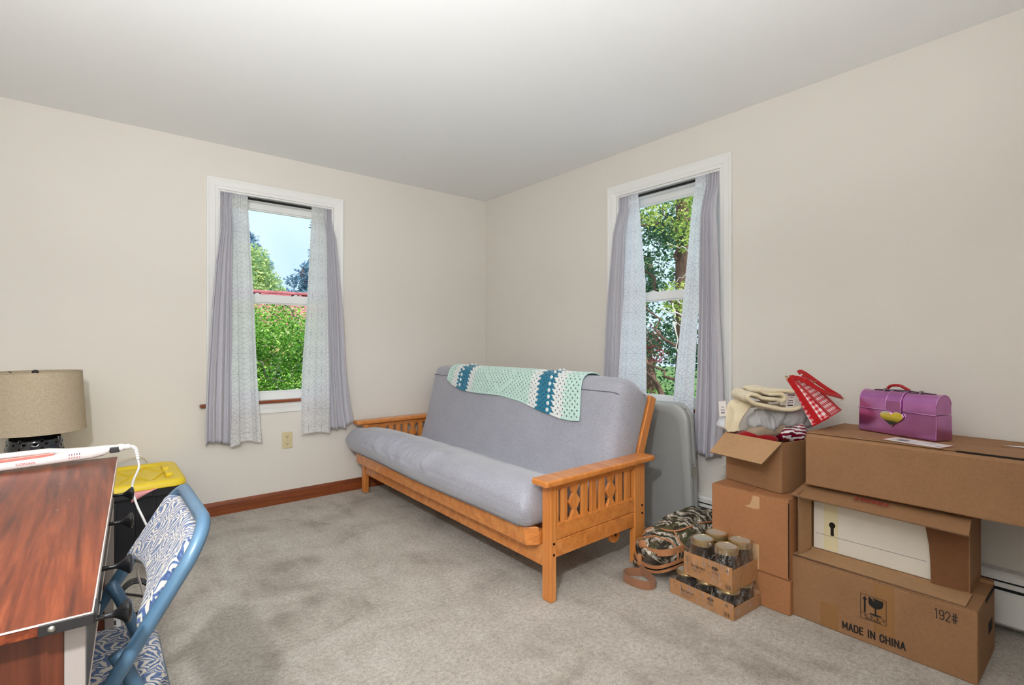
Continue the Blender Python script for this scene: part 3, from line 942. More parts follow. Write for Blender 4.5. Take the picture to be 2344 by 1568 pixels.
# far trees behind the house
def cone(n, x, y, z0, z1, r, seed):
    rd = random.Random(seed); out = []
    for _ in range(n):
        t = rd.random(); rr = r * (1 - t) * rd.uniform(0.3, 1.0) + 0.2; a = rd.uniform(0, 6.28)
        out.append((x + rr * math.cos(a), y + rr * math.sin(a), lerp(z0, z1, t)))
    return out
tree('pine_tree', 'tall haze tinted conifer left behind the red roof', (5.6, 26.0, -1.3), 6.8, 0.22, 'bark',
     [('hazed_needle', 15000, clumps(cone(90, 4.9, 26, 1.5, 6.6, 3.0, 1), 0.55, (1, 1, 0.55)), 0.17)],
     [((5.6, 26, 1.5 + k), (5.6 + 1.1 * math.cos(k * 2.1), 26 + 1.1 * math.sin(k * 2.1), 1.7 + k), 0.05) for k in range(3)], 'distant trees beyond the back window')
tree('pine_tree', 'tall haze tinted conifer right behind the red roof', (8.5, 26.0, -1.3), 7.0, 0.20, 'bark',
     [('hazed_needle', 13000, clumps(cone(70, 9.2, 26, 2.2, 7.2, 2.6, 2), 0.5, (1, 1, 0.5)), 0.17)],
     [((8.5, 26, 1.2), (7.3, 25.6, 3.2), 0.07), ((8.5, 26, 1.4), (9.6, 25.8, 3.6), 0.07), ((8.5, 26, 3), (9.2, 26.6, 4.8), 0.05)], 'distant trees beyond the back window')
tree('broadleaf_tree', 'pale yellow green round tree behind the red roof', (4.6, 19.5, -1.3), 3.6, 0.16, 'bark',
     [('pale_leaf', 15000, clumps(cone(50, 4.1, 19.5, 1.9, 4.2, 1.5, 3) + rc(22, (3.4, 5.2), (18.8, 20.2), (1.8, 2.9)), 0.5), 0.115)],
     [((4.6, 19.5, 1.0), (3.9, 19.2, 2.4), 0.06), ((4.6, 19.5, 1.2), (5.2, 19.4, 2.6), 0.06)], 'distant trees beyond the back window')

# ---- big tree outside the right wall window
tx, ty = 7.95, 5.02
def rcs(n, x, yk, z, w):
    c = [(xx, xx * yk + rg0.uniform(-w, w), rg0.uniform(*z)) for xx in [rg0.uniform(*x) for _ in range(n)]]
    return [q for q in c if q[2] > 2.75 or q[0] > 8.4 or q[1] / q[0] > 0.685 or q[2] < 0.2]
tree('holly_tree', 'large dark green tree with brown trunk outside the right wall window', (tx, ty, -1.3), 7.0, 0.155, 'bark',
     [('holly_leaf', 12000, clumps(rcs(60, (7.2, 9.6), 0.69, (0.0, 4.4), 0.95), 0.30), 0.066),
      ('lime_leaf', 2000, clumps(rcs(18, (6.0, 7.4), 0.67, (2.75, 3.6), 0.7) + [(6.6, 4.3, 1.78), (6.8, 4.35, 1.85), (6.5, 4.15, 1.7)], 0.24), 0.062)],
     [((tx, ty, 1.0), (7.2, 5.5, 2.0), 0.03), ((tx, ty, -0.2), (7.0, 5.2, 0.75), 0.09), ((tx, ty, 1.6), (7.4, 5.9, 2.9), 0.04), ((tx, ty, 2.4), (6.9, 4.7, 3.3), 0.03), ((tx, ty, 0.4), (7.8, 6.1, 1.3), 0.03), ((tx, ty, 3.0), (7.2, 5.9, 3.6), 0.03)])
dt = thing('bare_branch_tree', 'thin pale bare branches in front of the holly trunk', 'tree', (6.2, 3.6, -1.3))
plain('pale_twig', (214, 206, 190), 0.8)
MB().tube(branch_path((6.2, 3.45, -1.3), (6.3, 3.75, 2.6), 0.06, 5), [0.03 - 0.002 * k for k in range(9)], 8).build('trunk', 'pale_twig', dt, smooth=True)
for i, (a, b) in enumerate([((6.3, 3.74, 2.3), (6.3, 4.2, 2.55)), ((6.25, 3.7, 2.2), (6.2, 4.05, 1.95)), ((6.24, 3.7, 1.55), (6.2, 4.25, 1.9)), ((6.2, 4.05, 1.68), (6.2, 4.0, 1.3)), ((6.25, 3.6, 1.45), (6.3, 4.05, 1.70)), ((6.24, 3.6, 1.1), (6.1, 3.98, 1.42)), ((6.1, 3.98, 1.42), (6.2, 3.9, 0.4)), ((6.2, 3.9, 1.5), (6.2, 4.3, 1.62))]):
    p = branch_path(a, b, 0.04, i + 20); n = len(p)
    MB().tube(p, [0.011 * (1 - 0.7 * k / (n - 1)) for k in range(n)], 6).build('branch', 'pale_twig', dt, smooth=True)
for i, (x, y, mat, cat, lab, zr) in enumerate([(10.5, 7.6, 'holly_leaf', 'tree', 'dark tree deep behind the holly trunk', (-0.4, 5.2)),
                                              (12.5, 6.9, 'holly_leaf', 'tree', 'dark leafy tree furthest back outside the right window', (0.2, 5.0))]):
    tree('background_tree', lab, (x, y, -1.3), 4.5, 0.14, 'bark', [(mat, 2600, clumps(rcs(34, (x - 1.0, x + 1.0), y / x, zr, 1.3), 0.5), 0.13)], [((x, y, 1), (x - .6, y + .8, 2.6), 0.05)], cat=cat)
tree('maple_shrub', 'small red leaved shrub behind the tree outside the right window', (9.8, 6.9, -1.3), 2.0, 0.04, 'bark', [('red_leaf', 500, clumps(rc(8, (9.5, 10.1), (6.7, 7.2), (0.7, 1.35)), 0.25), 0.09)], [((9.8, 6.9, 0.2), (9.9, 7.1, 1.0), 0.02)], cat='shrub')
lv = tree('low_bush', 'light green low bush under the tree outside the right window', (7.2, 4.9, -1.3), 0.7, 0.03, 'bark', [('grass_blade', 2200, clumps(rcs(26, (6.4, 8.6), 0.66, (-1.0, 0.12), 0.8), 0.26), 0.075)], [((7.2, 4.9, -0.8), (7.0, 4.8, -0.2), 0.012)], cat='shrub')

# ================================================================== FUTON
plain('bolt_black', (26, 22, 20), 0.45, 0.6)
plain('hole_dark', (40, 22, 12), 0.8)
LA, DA = R(88.75), R(1.6)      # the old frame stands slightly out of square
fL_ = Vector((math.cos(LA), math.sin(LA), 0)); fD_ = Vector((math.cos(DA), math.sin(DA), 0))
FO = Vector((1.534, 1.606, 0))
FT = Matrix(((fL_.x, fD_.x, 0, FO.x), (fL_.y, fD_.y, 0, FO.y), (0, 0, 1, 0), (0, 0, 0, 1)))   # (l, d, z) -> world
LEN = 2.13
fut = thing('futon', 'golden oak mission style futon frame along the right wall', 'futon', tuple(FT @ Vector((LEN / 2, 0.35, 0))))
def fp(name, mats, fn, par=None, **kw):
    m = MB(); m.T = FT; fn(m)
    return m.build(name, mats, par or fut, **kw)
def fbox(name, mat, a, b, bev=0.004, par=None):
    return fp(name, mat, lambda m: m.box(a, b), par, bevel=bev)
def arm(flip):
    """near arm at l=0 (outer face l=0); far arm mirrored"""
    def L(v): return LEN - v if flip else v
    def bx(name, mat, l0, l1, d0, d1, z0, z1, bev=0.004, par=None):
        a, b = sorted((L(l0), L(l1)))
        return fbox(name, mat, (a, d0, z0), (b, d1, z1), bev, par)
    fpst = bx('front_post', 'oak_z', 0.0, 0.058, 0.0, 0.038, 0.0, 0.517, 0.006)
    rpst = bx('rear_post', 'oak_z', 0.0, 0.036, 0.612, 0.700, 0.0, 0.517, 0.005)
    # arm board with rounded ends
    def board(m):
        pts = []
        l0, l1 = -0.036, 0.070
        d0, d1 = -0.058, 0.748
        r = 0.016
        for (cx, cy, a0) in ((l0 + r, d0 + r, 180), (l1 - r, d0 + r, 270), (l1 - r, d1 - r, 0), (l0 + r, d1 - r, 90)):
            for k in range(5):
                a = R(a0 + 90 * k / 4); pts.append((L(cx + r * math.cos(a)), cy + r * math.sin(a)))
        m.prism(pts, 0.517, 0.545, 'z')
    fp('arm_rest', 'oak_y', board, bevel=0.009, seg=3)
    bx('top_rail', 'oak_y', 0.008, 0.030, 0.038, 0.612, 0.484, 0.517, 0.002)
    bx('side_rail', 'oak_y', 0.004, 0.030, 0.038, 0.612, 0.266, 0.338, 0.004)
    bx('lower_side_rail', 'oak_y', 0.004, 0.030, 0.038, 0.612, 0.190, 0.264, 0.004)
    for (d0, d1) in ((0.046, 0.062), (0.080, 0.118), (0.216, 0.258), (0.280, 0.322), (0.342, 0.384), (0.480, 0.522), (0.548, 0.586)):
        bx('slat', 'oak_z', 0.010, 0.026, d0, d1, 0.334, 0.488, 0.003)
    for c in (0.168, 0.432):
        zz = [0.334, 0.372, 0.410, 0.448, 0.488]
        w_ = [0.034, 0.012, 0.039, 0.012, 0.034]
        pts = [(c - w, z) for w, z in zip(w_, zz)] + [(c + w, z) for w, z in zip(w_[::-1], zz[::-1])]
        fp('diamond_slat', 'oak_z', lambda m: m.prism(pts, L(0.010), L(0.026), 'x'), bevel=0.003)
    s = -1 if not flip else 1
    for (d, zs, par) in ((0.019, (0.208, 0.256), fpst), (0.672, (0.250, 0.290), rpst)):
        for z in zs:
            T = FT @ Matrix.Translation((L(-0.001), d, z)) @ Matrix.Rotation(R(90), 4, 'Y')
            MB().lathe([(0.0052, -0.003), (0.0052, 0.003)], 10, T=T).build('bolt', 'bolt_black', par)
arm(False); arm(True)
fbox('front_rail', 'oak_x', (0.058, 0.008, 0.142), (LEN - 0.058, 0.032, 0.240), 0.004)
fbox('rear_rail', 'oak_x', (0.036, 0.640, 0.190), (LEN - 0.036, 0.664, 0.290), 0.004)
# reclining seat deck: front board sits proud of the posts, its ends cut at an angle
def deckrail(m):
    z0, z1 = 0.238, 0.318
    d0, d1 = -0.058, -0.030
    a0, a1 = 0.066, LEN - 0.040
    m.hexa([(a0 + 0.030, d0, z0), (a1 - 0.01, d0, z0), (a1 - 0.01, d1 + 0.02, z0), (a0, d1 + 0.02, z0),
            (a0 + 0.045, d0 - 0.008, z1), (a1 - 0.01, d0 - 0.008, z1), (a1 - 0.01, d1 + 0.02, z1), (a0, d1 + 0.02, z1)])
fp('seat_front_rail', 'oak_x', deckrail, bevel=0.004)
fbox('seat_end_rail', 'oak_y', (0.066, -0.012, 0.240), (0.090, 0.56, 0.300), 0.004)
fbox('seat_end_rail', 'oak_y', (LEN - 0.090, -0.012, 0.240), (LEN - 0.066, 0.56, 0.300), 0.004)
for d in (0.06, 0.18, 0.30, 0.42):
    fbox('seat_slat', 'oak_x', (0.090, d, 0.262), (LEN - 0.090, d + 0.06, 0.278), 0.002)
# back frame, leaning; pivot block under the near end
def lean(l0, l1, w0, dback=0.0):
    def f(m):
        a = Vector((0, 0.640, 0.30)); b = Vector((0, 0.858, 0.842))
        up = (b - a).normalized(); nn = Vector((0, up.z, -up.y))
        p = [a, b]
        pts = []
        for q in p:
            for l in (l0, l1):
                pts.append(q + Vector((l, 0, 0)))
                pts.append(q + nn * w0 + Vector((l, 0, 0)))
        # a(l0), a(l0)+n, a(l1), a(l1)+n, b...
        m.hexa([pts[0], pts[2], pts[3], pts[1], pts[4], pts[6], pts[7], pts[5]])
    return f
fp('back_side_rail', 'oak_z', lean(0.072, 0.098, 0.058), bevel=0.004)
fp('back_side_rail', 'oak_z', lean(LEN - 0.098, LEN - 0.072, 0.058), bevel=0.004)
ua = Vector((0, 0.217, 0.542)).normalized(); un = Vector((0, ua.z, -ua.y))
for t in (0.10, 0.24, 0.38, 0.52):
    c = Vector((0, 0.625, 0.30)) + ua * t + un * 0.042
    fp('back_slat', 'oak_x', lambda m: m.hexa([c + Vector((0.16, 0, 0)), c + Vector((LEN - 0.098, 0, 0)), c + un * 0.016 + Vector((LEN - 0.098, 0, 0)), c + un * 0.016 + Vector((0.16, 0, 0)),
                                             c + ua * 0.06 + Vector((0.16, 0, 0)), c + ua * 0.06 + Vector((LEN - 0.098, 0, 0)), c + ua * 0.06 + un * 0.016 + Vector((LEN - 0.098, 0, 0)), c + ua * 0.06 + un * 0.016 + Vector((0.16, 0, 0))]), bevel=0.002)
for flip in (False, True):
    def blk(m):
        pts = [(0.46, 0.30), (0.46, 0.175)]
        for k in range(9):
            a = R(180 + 180 * k / 8); pts.append((0.50 + 0.04 * math.cos(a), 0.165 + 0.04 * math.sin(a)))
        pts += [(0.54, 0.175), (0.54, 0.30)]
        l0, l1 = (0.04, 0.064) if not flip else (LEN - 0.064, LEN - 0.04)
        m.prism(pts, l0, l1, 'x')
    b_ = fp('pivot_block', 'oak_z', blk, bevel=0.004)
    l = 0.039 if not flip else LEN - 0.039
    MB().lathe([(0.0075, -0.002), (0.0075, 0.002)], 12, T=FT @ Matrix.Translation((l, 0.50, 0.168)) @ Matrix.Rotation(R(90), 4, 'Y')).build('bolt_hole', 'hole_dark', b_)
    T0 = 0.066 if not flip else LEN - 0.088
    fp('pivot_rail', 'oak_y', lambda m: m.box((T0, 0.20, 0.175), (T0 + 0.022, 0.52, 0.235)), bevel=0.004)

plain('dark_piping', (112, 112, 122), 0.9)
# ---- mattress: two-layer slab bent into a seat and a back
fabric('grey_mattress_cover', (186, 186, 196), (138, 138, 148), 330.0, 0.95, 0.10, 0.35, 0.5)
TOPC = [(-0.118, 0.405), (-0.108, 0.452), (-0.060, 0.494), (0.020, 0.506), (0.120, 0.492), (0.24, 0.458), (0.36, 0.415), (0.430, 0.385), (0.452, 0.386), (0.470, 0.440), (0.500, 0.540), (0.532, 0.660), (0.562, 0.780), (0.590, 0.875), (0.622, 0.928), (0.672, 0.946), (0.738, 0.940), (0.790, 0.918)]
BOTC = [(-0.118, 0.405), (-0.112, 0.362), (-0.080, 0.322), (-0.010, 0.304), (0.10, 0.303), (0.22, 0.303), (0.36, 0.303), (0.520, 0.303), (0.600, 0.315), (0.645, 0.370), (0.692, 0.440), (0.724, 0.520), (0.760, 0.610), (0.796, 0.700), (0.826, 0.775), (0.842, 0.830), (0.832, 0.885), (0.790, 0.918)]
tc_ = catmull([(d, z, 0) for d, z in TOPC], 5); bc_ = catmull([(d, z, 0) for d, z in BOTC], 5)
NS = len(tc_); NLN = 200
ML0, ML1 = 0.066, LEN - 0.066
rndw = random.Random(12)
wr = [(rndw.uniform(0, 1), rndw.uniform(0.008, 0.020), rndw.uniform(0.4, 1.0), rndw.uniform(-0.4, 0.4)) for _ in range(34)]
def mat_pt(i, v, top):
    """i station along the section, v in 0..1 along the length"""
    s = i / (NS - 1)
    p, q = tc_[i], bc_[i]
    mid = (p + q) * 0.5; half = (p - q) * 0.5
    # round the two ends of the slab
    edge = min(v, 1 - v) * (ML1 - ML0)
    rr = 0.085 if (top or s < 0.5) else 0.03
    t = 1.0 if edge >= rr else (1 - (1 - edge / rr) ** 2.6) ** (1 / 2.6)
    h = half * (t if top else -t)
    x, z = mid.x + h.x, mid.y + h.y
    l = lerp(ML0, ML1, v)
    front = 1 - smoothstep(0.0, 0.12, s)          # part that bulges out past the posts
    if x < -0.004:
        k = smoothstep(-0.004, -0.06, x)
        l = lerp(l, lerp(0.052, LEN + 0.030, v), k)
    # the top corners of the back round off
    bk = smoothstep(0.80, 1.0, s)
    if edge < 0.10: 
        z -= bk * 0.075 * (1 - edge / 0.10) ** 2
    # seat sags between the ends, front edge lifts
    # gathers running up from the front piping, strongest left of the middle
    if top and s < 0.30:
        dens = math.exp(-((v - 0.62) / 0.20) ** 2)
        fade = smoothstep(0.0, 0.035, s) * (1 - smoothstep(0.13, 0.24, s))
        g = 0.0
        for c, w, a, sk in wr:
            cc = 0.40 + 0.48 * c + sk * 0.12 * (s - 0.05)
            g += a * math.exp(-((v - cc) / (w * 0.62)) ** 2)
        z += dens * fade * 0.0200 * (g - 1.0); x -= dens * fade * 0.010 * (g - 1.0)
    if top and s < 0.22:
        g2 = sum(a * math.exp(-((v - 0.40 - 0.48 * c) / (w * 0.5)) ** 2) for c, w, a, sk in wr)
        x -= math.exp(-((v - 0.62) / 0.20) ** 2) * smoothstep(0.0, 0.02, s) * math.exp(-(s / 0.12) ** 2) * 0.016 * (g2 - 1.0)
    # soft unevenness
    z += 0.004 * math.sin(9 * v + 5 * s) * t
    x += 0.004 * math.sin(7 * v + 11 * s + 1.0) * t * (1 if s > 0.4 else 0.3)
    # crease wrinkles
    if top and 0.34 < s < 0.56:
        z += 0.006 * math.sin(34 * v + 20 * s) * math.sin(11 * v + 2)
    return (l, x, z)
m = MB(); m.T = FT
m.grid(lambda u, v: mat_pt(int(round(v * (NS - 1))), u, True), NLN, NS - 1)
m.grid(lambda u, v: mat_pt(int(round(v * (NS - 1))), u, False), NLN, NS - 1)
mattress = m.build('futon_mattress', 'grey_mattress_cover', org=tuple(FT @ Vector((LEN / 2, 0.3, 0.303))), smooth=True, weld=True)
tag(mattress, 'thick grey fabric mattress folded into seat and back on the oak futon', 'mattress')
# piping seam around the slab
pp = [FT @ Vector(mat_pt(0, k / NLN, True)) + Vector((-0.002, 0, 0)) for k in range(NLN + 1)]
def seam(frac):
    out = []
    return out
low = []
for k in range(6, NLN - 5):
    a = FT @ Vector(mat_pt(9, k / NLN, False)); low.append(a + Vector((-0.002, 0, -0.001)))
MB().tube(low, 0.0028, 6).build('piping', 'dark_piping', mattress, smooth=True)
i_top = NS - 21
MB().tube([FT @ Vector(mat_pt(i_top, k / NLN, True)) + Vector((-0.001, 0, 0.001)) for k in range(3, NLN - 2)], 0.0028, 6).build('piping', 'dark_piping', mattress, smooth=True)

# ---- crocheted blanket over the back
fabric('mint_yarn', (206, 234, 224), (180, 214, 204), 260.0, 0.95, 0.05, 0.4, 0.6)
fabric('white_yarn', (240, 242, 240), (216, 222, 220), 260.0, 0.95, 0.05, 0.4, 0.6)
fabric('teal_yarn', (22, 132, 162), (14, 102, 134), 260.0, 0.95, 0.05, 0.4, 0.6)
# section along the mattress back from behind over the top and down the face, by arc length
face = [Vector((tc_[i].x, tc_[i].y, 0)) for i in range(NS - 1, int(NS * 0.55), -1)]
acc = [0.0]
for a, b in zip(face, face[1:]): acc.append(acc[-1] + (b - a).length)
def on_face(s):
    s = max(0.0, min(acc[-1] - 1e-4, s))
    for k in range(len(acc) - 1):
        if s <= acc[k + 1]:
            t = (s - acc[k]) / (acc[k + 1] - acc[k])
            p = face[k].lerp(face[k + 1], t)
            tg = (face[k + 1] - face[k]).normalized()
            return p, Vector((tg.y, -tg.x, 0)) if False else Vector((-abs(tg.y), abs(tg.x), 0))
    return face[-1], Vector((-1, 0, 0))
NU, NV = 156, 46
# l runs from the far (left in view) edge to the near edge; v=0 behind the top, v=1 at the hem on the face
def hem_s(u):   # arc length of the hem on the face
    return interp([(0.0, 0.275), (0.06, 0.315), (0.16, 0.345), (0.30, 0.350), (0.48, 0.345), (0.62, 0.362), (0.78, 0.405), (0.90, 0.430), (0.96, 0.432), (1.0, 0.425)], u)[0]
def bl_pt(u, v, off=0.0):
    s0 = 0.02
    s = lerp(s0, hem_s(u), v)
    l_top = lerp(1.80, 0.36, u); l_bot = lerp(1.79, 0.325, u)
    l = lerp(l_top, l_bot, smoothstep(0.3, 1.0, v))
    p, nn = on_face(s)
    k = 0.011 + off + 0.004 * math.sin(14 * u + 3 * v) * v + 0.003 * math.sin(u * NU * math.pi / 2) * 0.3
    q = p + nn * k
    return (l, q.x, q.y + 0.002)
def zone(i, j):
    u = i / NU * 1.0
    jag = 0.006 * (1 if (j // 2) % 2 else -1)
    # mint, white, teal, white, mint(centre), white, teal, white, mint
    e = [0.055, 0.105, 0.200, 0.245, 0.690, 0.745, 0.845, 0.905]
    kind = [0, 1, 2, 1, 0, 1, 2, 1, 0]
    for q, k in zip(e, kind):
        if u < q + jag: return k
    return 0
def hole(i, j):
    # open crochet work: small gaps between clusters, rows offset
    if j < 2 or j > NV - 3 or i < 2 or i > NU - 3: return False
    u = i / NU
    if 0.25 < u < 0.69:
        du = abs(u - 0.47) / 0.22; dv = abs(j / NV - 0.55) / 0.6
        if abs(du + dv - 0.55) < 0.05: return False
        return (i % 4 == (0 if (j // 2) % 2 else 2)) and j % 2 == 1
    return (i % 4 == (1 if (j // 2) % 2 else 3)) and j % 2 == 1
m = MB(); m.T = FT
m.grid(lambda u, v: bl_pt(u, v), NU, NV, mif=zone, skip=hole)
bl = m.build('crochet_blanket', ['mint_yarn', 'white_yarn', 'teal_yarn'], org=tuple(FT @ Vector((1.05, 0.62, 0.96))), smooth=True, recalc=True)
md = bl.modifiers.new('thick', 'SOLIDIFY'); md.thickness = 0.007; md.offset = 0.0
md = bl.modifiers.new('sub', 'SUBSURF'); md.levels = 1; md.render_levels = 1
tag(bl, 'mint, white and teal crocheted blanket draped over the futon back', 'blanket')
bob = None
for uc in (0.135, 0.822):
    for k in range(9 if uc > 0.5 else 7):
        v = 0.16 + (0.78 if uc > 0.5 else 0.80) * k / (8.0 if uc > 0.5 else 6.5)
        if v > 0.97: continue
        p = FT @ Vector(bl_pt(uc, v, 0.003))
        if bob is None:
            o = MB().ball((0, 0, 0), (0.006, 0.013, 0.014), 10, 6).build('bobble', 'white_yarn', bl, smooth=True)
            o.data.transform(Matrix.Translation(ORG[bl.name])); bob = o.data
        else:
            o = bpy.data.objects.new('bobble', bob); COL.objects.link(o); o.parent = bl
        o.location = p - ORG[bl.name]

# ---- folded plastic table leaning between the futon and the wall
plain('grey_plastic', (168, 170, 168), 0.45, bump=0.25, bscale=380.0)
plain('dark_grey_plastic', (120, 122, 122), 0.5)
plain('steel', (176, 174, 166), 0.28, 0.9)
tb = thing('folding_table', 'folded grey plastic table standing between the futon and right wall', 'folding table', (2.68, 2.05, 0.0))
TT = Matrix.Translation((2.632, 1.588, 0.0)) @ Matrix.Rotation(R(-3.0), 4, 'Y') @ Matrix.Rotation(R(-1.5), 4, 'X')
TH, TLn, CR = 0.785, 0.93, 0.105
def rrect(inset, r):
    pts = []
    for (cy, cz, a0) in ((TLn - r - inset, TH - r - inset, 0), (r + inset, TH - r - inset, 90), (0.02 + inset, 0.02 + inset, 180), (TLn - 0.02 - inset, 0.02 + inset, 270)):
        rr = r if a0 < 180 else 0.02
        for k in range(9):
            a = R(a0 + 90 * k / 8); pts.append((cy + rr * math.cos(a), cz + rr * math.sin(a)))
    return pts
def half(name, x0, x1, rim_out):
    m = MB(); m.T = TT
    n = 36
    def loop(x, ins): return [(x, y, z) for y, z in rrect(ins, CR)]
    xo, xi = (x0, x1) if rim_out < 0 else (x1, x0)
    s = 1 if rim_out < 0 else -1
    loops = [loop(xi, 0.004), loop(xi - s * 0.010, 0.0), loop(xo + s * 0.012, 0.0), loop(xo + s * 0.004, 0.005), loop(xo, 0.014), loop(xo, 0.050), loop(xo + s * 0.004, 0.056)]
    vs = [p for l in loops for p in l]; k = len(loops[0])
    fs = [list(range(k))[::-1]]
    for i in range(len(loops) - 1):
        for j in range(k):
            j2 = (j + 1) % k
            fs.append((i * k + j, i * k + j2, (i + 1) * k + j2, (i + 1) * k + j))
    fs.append([(len(loops) - 1) * k + j for j in range(k)])
    m.add(vs, fs)
    return m.build(name, 'grey_plastic', tb, smooth=35)
half('table_half', 0.0, 0.041, -1)
half('table_half', 0.046, 0.086, 1)
m = MB(); m.T = TT
m.box((0.034, 0.0, 0.34), (0.052, 0.02, 0.44))
m.build('latch_strap', 'steel', tb, bevel=0.003)
m = MB(); m.T = TT
m.box((0.018, -0.006, 0.365), (0.070, 0.006, 0.415)); m.build('latch_plate', 'steel', tb, bevel=0.004)
m = MB(); m.T = TT
m.box((0.041, 0.03, 0.03), (0.046, TLn - 0.03, TH - 0.03)); m.build('leg_gap', 'dark_grey_plastic', tb)
m = MB(); m.T = TT
m.tube([(0.0, 0.30, TH - 0.004), (-0.0, 0.32, TH + 0.016), (0, 0.44, TH + 0.016), (0, 0.46, TH - 0.004)], 0.008, 8); m.build('carry_handle', 'dark_grey_plastic', tb, smooth=True)

# ================================================================== BOXES AT THE RIGHT WALL
cardboard('kraft_card', (152, 113, 80))
cardboard('kraft_card_dark', (122, 82, 54))
cardboard('kraft_card_orange', (168, 116, 78))
cardboard('kraft_inside', (178, 140, 102))
plain('corrugated_edge', (122, 92, 66), 0.9, grain=0.5, gscale=420)
plain('packing_tape', (150, 108, 66), 0.18, spec=0.6)
plain('paper_tape', (196, 158, 116), 0.5)
plain('black_print', (20, 18, 18), 0.6)
plain('red_print', (150, 20, 26), 0.6)
plain('label_paper', (236, 230, 228), 0.5)
plain('label_red', (206, 70, 62), 0.5)
plain('grey_print', (130, 126, 132), 0.6)
plain('shadow_gap', (30, 22, 16), 0.95)
NXY = lambda o: frame(o, (0, -1, 0), (0, 0, 1))        # print facing the room on a box front

def carton(name, label, lo, hi, mat='kraft_card', seam='y', pivot=None, rot=0.0, flaps=True, group=None):
    """closed carton: body plus two meeting top flaps with a gap and tape"""
    x0, y0, z0 = lo; x1, y1, z1 = hi
    t = thing(name, label, 'box', ((x0 + x1) / 2, (y0 + y1) / 2, z0), group)
    c = Vector(((x0 + x1) / 2, (y0 + y1) / 2, 0))
    T = Matrix.Translation(c) @ Matrix.Rotation(rot, 4, 'Z') @ Matrix.Translation(-c)
    m = MB(); m.T = T
    m.box((x0, y0, z0), (x1, y1, z1 - 0.004)); m.build('body', mat, t, bevel=0.004, seg=2)
    g = 0.0015
    if flaps:
        for k in (0, 1):
            m = MB(); m.T = T
            if seam == 'y':
                xm = (x0 + x1) / 2
                a, b = (x0 + 0.001, xm - g) if k == 0 else (xm + g, x1 - 0.001)
                m.box((a, y0 + 0.001, z1 - 0.004), (b, y1 - 0.001, z1))
            else:
                ym = (y0 + y1) / 2
                a, b = (y0 + 0.001, ym - g) if k == 0 else (ym + g, y1 - 0.001)
                m.box((x0 + 0.001, a, z1 - 0.004), (x1 - 0.001, b, z1))
            m.build('top_flap', mat, t, bevel=0.0012)
    t['_'] = 0
    del t['_']
    return t, T

# ---- bottom box with print
cb, T = carton('cardboard_box', 'large brown carton printed MADE IN CHINA, bottom of the right stack', (2.258, 0.328, 0.0), (2.575, 0.912, 0.244), 'kraft_card')
F = 2.2574
m = MB()
W_ = MB().strokes('MADE IN CHINA', 0.025, 0.0118, 0.0050, 0.0062, Matrix.Identity(4))
m.strokes('MADE IN CHINA', 0.025, 0.0118, 0.0050, 0.0062, NXY((F, 0.7205, 0.0235)) @ Matrix.Rotation(R(1.4), 4, 'Z') @ Matrix.Diagonal((0.197 / W_, 1, 1, 1)))
m.build('print', 'black_print', cb, recalc=False)
m = MB()
W_ = MB().strokes('192#', 0.032, 0.0130, 0.0028, 0.0050, Matrix.Identity(4))
m.strokes('192#', 0.032, 0.0130, 0.0028, 0.0050, NXY((F, 0.439, 0.181)) @ Matrix.Rotation(R(2.2), 4, 'Z') @ Matrix.Diagonal((0.060 / W_, 1, 1, 1)))
m.build('print', 'black_print', cb, recalc=False)
# fragile symbol: frame, arrow, broken glass, lettering
y0s, y1s, z0s, z1s = 0.662, 0.579, 0.089, 0.183
T = NXY((F, y0s, z0s)); Wd, Hd = y0s - y1s, z1s - z0s
def quad2(m, x0, y0, x1, y1): m.add([(x0, y0, 0), (x1, y0, 0), (x1, y1, 0), (x0, y1, 0)], [(0, 1, 2, 3)], T=T)
m = MB(); w = 0.0016
quad2(m, 0, 0, Wd, w); quad2(m, 0, Hd - w, Wd, Hd); quad2(m, 0, 0, w, Hd); quad2(m, Wd - w, 0, Wd, Hd); quad2(m, 0, 0.0215, Wd, 0.023)
quad2(m, 0.0115, 0.026, 0.0175, 0.076); m.add([(0.0065, 0.074, 0), (0.0225, 0.074, 0), (0.0145, 0.088, 0)], [(0, 1, 2)], T=T)
bowl = [(0.026, 0.089)] + [(0.049 + 0.0235 * math.cos(a), 0.072 + 0.021 * math.sin(a)) for a in [R(180 + 180 * k / 12) for k in range(1, 13)]] + [(0.0735, 0.086), (0.038, 0.089), (0.046, 0.078), (0.044, 0.077), (0.032, 0.089)]
m.add([(x, y, 0) for x, y in bowl], [list(range(len(bowl)))], T=T)
quad2(m, 0.0465, 0.029, 0.0515, 0.054)
m.add([(0.049 + 0.020 * math.cos(R(k * 30)), 0.0275 + 0.0035 * math.sin(R(k * 30)), 0) for k in range(12)], [list(range(12))], T=T)
m.text('FRAGILE', 0.0105, T @ Matrix.Translation((Wd / 2, 0.006, 0)), bold=0.0002, sx=1.25)
for k in range(4):    # small characters above the word
    xx = 0.012 + k * 0.019
    for (a, b, c, d) in ((0, 0.012, 0.010, 0.0132), (0, 0.0165, 0.010, 0.0177), (0.0044, 0.0115, 0.0056, 0.0205), (0.001, 0.0138, 0.0022, 0.0165), (0.008, 0.0138, 0.0092, 0.0195 if k % 2 else 0.0165)):
        quad2(m, xx + a, b, xx + c, d)
m.build('fragile_symbol', 'black_print', cb, recalc=False)
def patch(parent, name, mat, p0, p1, x=F + 0.0003):
    MB().add([(x, p0[0], p0[1]), (x, p1[0], p0[1]), (x, p1[0], p1[1]), (x, p0[0], p1[1])], [(0, 1, 2, 3)]).build(name, mat, parent, recalc=False)
patch(cb, 'packing_tape', 'packing_tape', (0.800, 0.002), (0.735, 0.100))
patch(cb, 'packing_tape', 'packing_tape', (0.620, 0.055), (0.555, 0.239))
